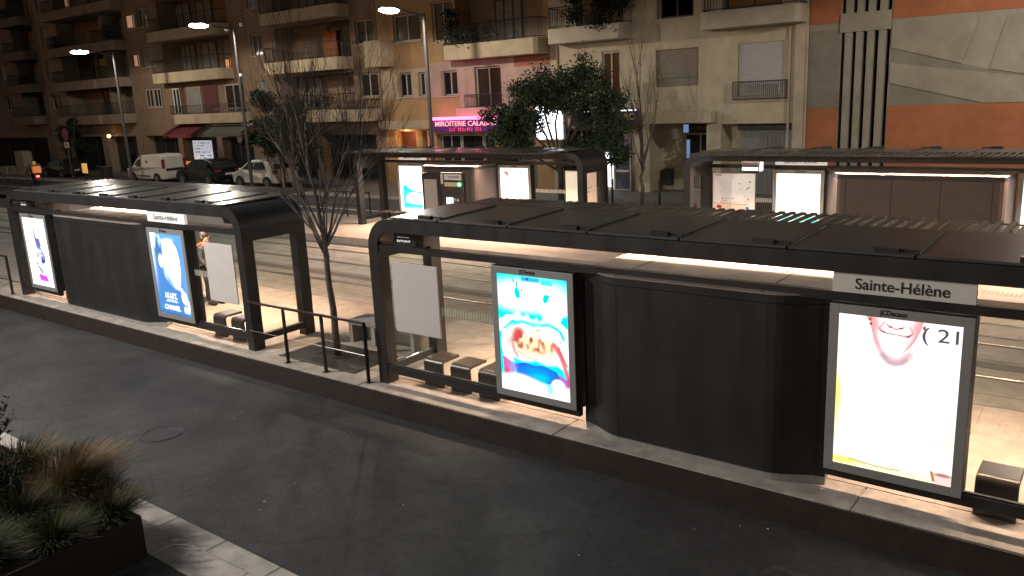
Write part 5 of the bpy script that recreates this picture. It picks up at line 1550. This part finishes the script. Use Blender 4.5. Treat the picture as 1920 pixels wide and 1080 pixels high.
# ------------------------------------------------------------------ people
def skin_body(name, verts, edges, radii, m, parent, root=0, sub=2):
    me = bpy.data.meshes.new(name); me.from_pydata(verts, edges, []); me.materials.append(m)
    o = bpy.data.objects.new(name, me); COL.objects.link(o)
    if parent: o.parent = parent
    md = o.modifiers.new('skin', 'SKIN'); md.use_smooth_shade = True
    sv = me.skin_vertices[0].data
    for i, r in enumerate(radii):
        sv[i].radius = r if hasattr(r, '__len__') else (r, r)
        sv[i].use_root = (i == root)
    if sub:
        s = o.modifiers.new('sub', 'SUBSURF'); s.levels = sub; s.render_levels = sub
    return o
SKIN = mat('skin', (.42, .25, .18), .55)
def person_at(label, loc, rz, legs, arms, coat, trousers, hair_c, helmet=None, seated=False, group=None, cat='person'):
    t = thing('person', label, cat, loc, rz, group)
    hip = .92 if not seated else .78
    ch = hip + .40; nk = hip + .53; hd = hip + .66
    # body: one continuous surface, pelvis first
    V = [(0, 0, hip), (0, 0, hip + .2), (0, 0, ch), (0, 0, nk), (0.015, 0, hd), (.02, 0, hd + .10)]
    E = [(0, 1), (1, 2), (2, 3), (3, 4), (4, 5)]
    R = [(.12, .15), (.11, .14), (.12, .17), .055, (.085, .078), (.075, .068)]
    def chain(start, pts, rr):
        p = start
        for q, r in zip(pts, rr):
            V.append(q); R.append(r); E.append((p, len(V) - 1)); p = len(V) - 1
    for s in (-1, 1):
        L = legs[0 if s < 0 else 1]; chain(0, [(0, s * .09, hip - .06)] + L, [.085, .065, .045, .038, .032])
        A = arms[0 if s < 0 else 1]; chain(2, [(0, s * .19, ch + .06)] + A, [.06, .045, .035, .03, .02])
    bo = skin_body('body', V, E, R, SKIN, t)
    # clothes
    V2 = [(0, 0, hip - .08), (0, 0, hip + .2), (0, 0, ch), (0, 0, nk - .03)]; R2 = [(.145, .175), (.14, .165), (.145, .20), .085]; E2 = [(0, 1), (1, 2), (2, 3)]
    for s in (-1, 1):
        A = arms[0 if s < 0 else 1]; p = 2
        for q, r in zip([(0, s * .19, ch + .06)] + A[:2], [.082, .068, .055]):
            V2.append(q); R2.append(r); E2.append((p, len(V2) - 1)); p = len(V2) - 1
    skin_body('jacket', V2, E2, R2, coat, bo)
    V3 = [(0, 0, hip)]; R3 = [(.135, .16)]; E3 = []
    for s in (-1, 1):
        L = legs[0 if s < 0 else 1]; p = 0
        for q, r in zip([(0, s * .09, hip - .06)] + L[:2], [.10, .082, .068]):
            V3.append(q); R3.append(r); E3.append((p, len(V3) - 1)); p = len(V3) - 1
    skin_body('trousers', V3, E3, R3, trousers, bo)
    sh = B()
    for L in legs:
        a, c = Vector(L[1]), Vector(L[-1]); sh.ball(((a.x + c.x) / 2 + .03, (a.y + c.y) / 2, c.z + .015), (.145, .052, .055), 10, 6)
    sh.ob('shoes', M['rubber'], bo, smooth=True)
    if helmet:
        B().ball((.0, 0, hd + .07), (.155, .145, .15), 14, 10).ob('helmet', helmet, bo, smooth=True)
    else:
        h = B().ball((-.015, 0, hd + .085), (.112, .098, .105), 14, 10); h.ball((-.05, 0, hd + .02), (.075, .085, .085), 12, 8)
        h.ob('hair', mat('hair', hair_c, .6, 0, .3, 30), bo, smooth=True)
        f = B().ball((.105, 0, hd + .035), (.022, .014, .022), 8, 6)
        for s in (-1, 1): f.ball((.0, s * .088, hd + .04), (.02, .012, .03), 8, 6)
        f.ob('face', SKIN, bo, smooth=True)
        ey = B()
        for s in (-1, 1): ey.ball((.094, s * .032, hd + .065), .010, 6, 5)
        ey.ob('eyes', M['black'], bo)
    return t
jacket = mat('jacket', (.030, .040, .042), .8, 0, .2, 6)
jeans = mat('jeans', (.022, .024, .030), .85, 0, .2, 8)
person_at('dark haired person with red backpack standing behind the glass of the leftmost shelter', (-17.42, 1.86, .0), math.radians(12),
          [[(.02, -.09, .48), (-.03, -.09, .10), (.0, -.09, .05), (.13, -.10, .035)], [(.06, .09, .48), (.05, .09, .10), (.08, .09, .05), (.21, .10, .035)]],
          [[(.02, -.23, 1.12), (.16, -.20, .98), (.24, -.18, .98), (.30, -.17, .96)], [(.02, .23, 1.12), (.18, .20, 1.0), (.26, .17, 1.0), (.32, .15, .98)]],
          jacket, jeans, (.03, .02, .018))
bp = thing('backpack', 'red and orange backpack worn by the waiting person', 'backpack', (-17.42, 1.86, 0), math.radians(12))
B().prism([(-.17, .98), (-.32, .98), (-.37, 1.10), (-.36, 1.34), (-.30, 1.46), (-.17, 1.44)], 'y', -.15, .15).ob('bag', mat('red bag', (.30, .035, .025), .7), bp, bevel=.03)
B().box(-.385, -.372, -.10, .10, 1.08, 1.26).ob('pocket', mat('orange pocket', (.65, .20, .06), .6), bp, bevel=.005)
for s in (-1, 1): B().tube([(-.18, s * .10, 1.42), (-.02, s * .12, 1.50), (.13, s * .12, 1.40), (.15, s * .12, 1.20), (-.05, s * .185, 1.04), (-.18, s * .14, 1.02)], .016, 6).ob('strap', mat('orange strap', (.60, .16, .05), .7), bp)

# delivery scooter and rider
SX, SY = -66.0, 18.6; SR = math.radians(168)
t = thing('scooter', 'dark delivery scooter with glowing red tail light on the far road', 'scooter', (SX, SY, ZR), SR)
for wx_ in (-.62, .62):
    w_ = B().tube([(wx_, -.06, .24), (wx_, .06, .24)], .24, 16).ob('wheel', M['rubber'], t)
b = B().prism([(-.80, .35), (-.75, .78), (-.15, .80), (.0, .36), (.30, .30), (.45, .85), (.52, 1.02), (.60, 1.0), (.62, .50), (.55, .22), (-.2, .22)], 'y', -.16, .16)
b.tube([(.5, -.32, 1.05), (.5, .32, 1.05)], .02, 6); b.ob('body', M['door_dark'], t, bevel=.03)
B().prism([(-.72, .785), (-.12, .80), (-.14, .88), (-.74, .87)], 'y', -.14, .14).ob('seat', M['rubber'], t, bevel=.02)
B().box(-.86, -.805, -.10, .10, .60, .70).ob('tail_light', emis('tail light', (1., .08, .05), 10), t)
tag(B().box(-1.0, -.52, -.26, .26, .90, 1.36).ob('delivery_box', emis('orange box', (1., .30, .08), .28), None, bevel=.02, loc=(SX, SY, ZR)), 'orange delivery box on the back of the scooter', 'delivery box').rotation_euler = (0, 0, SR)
person_at('rider in red jacket and yellow helmet on the delivery scooter at the left border', (SX + .22 * math.cos(SR) * -1, SY - .22 * math.sin(SR), ZR + .08), SR,
          [[(.40, -.16, .66), (.38, -.15, .28), (.40, -.15, .24), (.52, -.15, .22)], [(.40, .16, .66), (.38, .15, .28), (.40, .15, .24), (.52, .15, .22)]],
          [[(.22, -.26, 1.12), (.50, -.25, 1.02), (.60, -.25, 1.0), (.68, -.24, .99)], [(.22, .26, 1.12), (.50, .25, 1.02), (.60, .25, 1.0), (.68, .24, .99)]],
          mat('red jacket', (.40, .04, .05), .7), jeans, (.02, .02, .02), helmet=mat('yellow helmet', (.65, .70, .10), .3), seated=True)

# ------------------------------------------------------------------ small street furniture at left and right
b0 = None
BL = [(-63.5, 15.5, 'first slim bollard at the left border of the far road'), (-63.9, 16.4, 'second slim bollard from the left border'), (-64.3, 17.3, 'third slim bollard from the left border, before the scooter'),
      (-65.8, 21.4, 'slim bollard left of the orange panel'), (-64.0, 21.4, 'slim bollard carrying the orange panel'), (-61.7, 21.2, 'slim bollard between orange panel and bin'),
      (-17.95, 21.3, 'black bollard left of the thin bare tree'), (-16.05, 21.9, 'black bollard right of the thin bare tree'), (-15.0, 22.4, 'black bollard before the glazed entrance door')]
for x, y, lb in BL:
    if b0 is None:
        b0 = thing('bollard', lb, 'bollard', (x, y, -.268), 0, 'bollards')
        B().tube([(0, 0, 0), (0, 0, 1.0), (0, 0, 1.06), (0, 0, 1.15)], [.05, .045, .055, .04], 10).ob('post', M['metal'], b0)
        B().cyl(0, 0, .92, .98, .058, 12).ob('ring', M['metal'], b0)
        o = b0
    else:
        o = copy_tree(b0); o.location = (x, y, -.268 if y > 20.6 else ZR); o['label'] = lb
tag(B().prism([(-.38, .55), (-.38, 1.2), (-.30, 1.28), (.38, 1.28), (.38, .55)], 'y', -.06, -.0).ob('warning_panel', emis('lit orange panel', (1., .50, .14), .55), None, bevel=.02, loc=(-63.2, 21.0, -.268)), 'square orange lit panel on the bollard near the bin', 'panel')  # lit square sign panel, its glow put into the material
t = thing('waste_bin', 'dark street bin right of the orange panel', 'bin', (-61.3, 21.6, -.268))
B().prism([(-.30, 0), (.30, 0), (.36, .95), (-.36, .95)], 'y', -.3, .3).ob('bin_body', M['metal'], t, bevel=.03)
B().box(-.40, .40, -.34, .34, .955, 1.03).ob('lid', M['lamp_metal'], t, bevel=.02)
t = thing('no_parking_sign', 'round red rimmed road sign with white plate on a thin pole at left', 'road sign', (-65.4, 21.0, -.268))
B().cyl(0, 0, 0, 3.9, .03, 8).ob('pole', M['lamp_metal'], t)
B().disc_y(0, -.06, -.04, 3.40, .46, 24).ob('rim', mat('sign red', (.40, .06, .10), .5), t)
B().disc_y(0, -.072, -.061, 3.40, .37, 24).ob('disc', mat('sign purple', (.14, .05, .14), .5), t)
b = B(); b.obox((0, -.078, 3.40), (.74, .008, .07), tilt=Matrix.Rotation(PI / 4, 3, 'Y')); b.ob('slash', mat('sign red bar', (.40, .06, .10), .5), t)
pl = B().box(-.34, .34, -.06, -.04, 2.42, 2.84).ob('plate', M['signw'], t)
B().box(-.20, .10, -.066, -.061, 2.62, 2.70).box(.14, .26, -.066, -.061, 2.50, 2.62).ob('plate_mark', M['black'], pl)
for k, (x, w_, h, lb) in enumerate(((-79.8, 1.6, .75, 'low pale stone block at the left border'), (-78.0, 1.2, .8, 'low pale stone block next to the upright stone'), (-76.3, 1.7, 2.1, 'tall upright pale stone at the left border'), (-74.6, .8, 1.0, 'small pale stone right of the upright stone'))):
    rs = random.Random(k); b = B()
    p = [(-w_ / 2, 0), (w_ / 2, 0), (w_ / 2 * .9, h * .95), (w_ * .1, h), (-w_ / 2 * .85, h * .97)]
    b.prism(p, 'y', -.4, .4)
    tag(b.ob('stone_block', mat('limestone', (.33, .27, .20), .9, 0, .3, 2, .4, 8), bevel=.06, loc=(x, 22.2, -.268)), lb, 'stone', 'pale stone blocks')
# railing on the far platform, left of its shelter
t = thing('guard_rail', 'dark railing at the left end of the far platform behind the bare tree', 'guard rail', (-29.8, 13.5, 0))
for k in range(5): B().box(k * 1.35 - .02, k * 1.35 + .02, -.02, .02, 0, 1.0).ob('post', M['metal'], t)
B().box(-.02, 5.42, -.03, .03, 1.001, 1.04).ob('handrail', M['metal'], t)
B().box(0, 5.4, -.01, .01, .45, .48).ob('middle_rail', M['metal'], t)
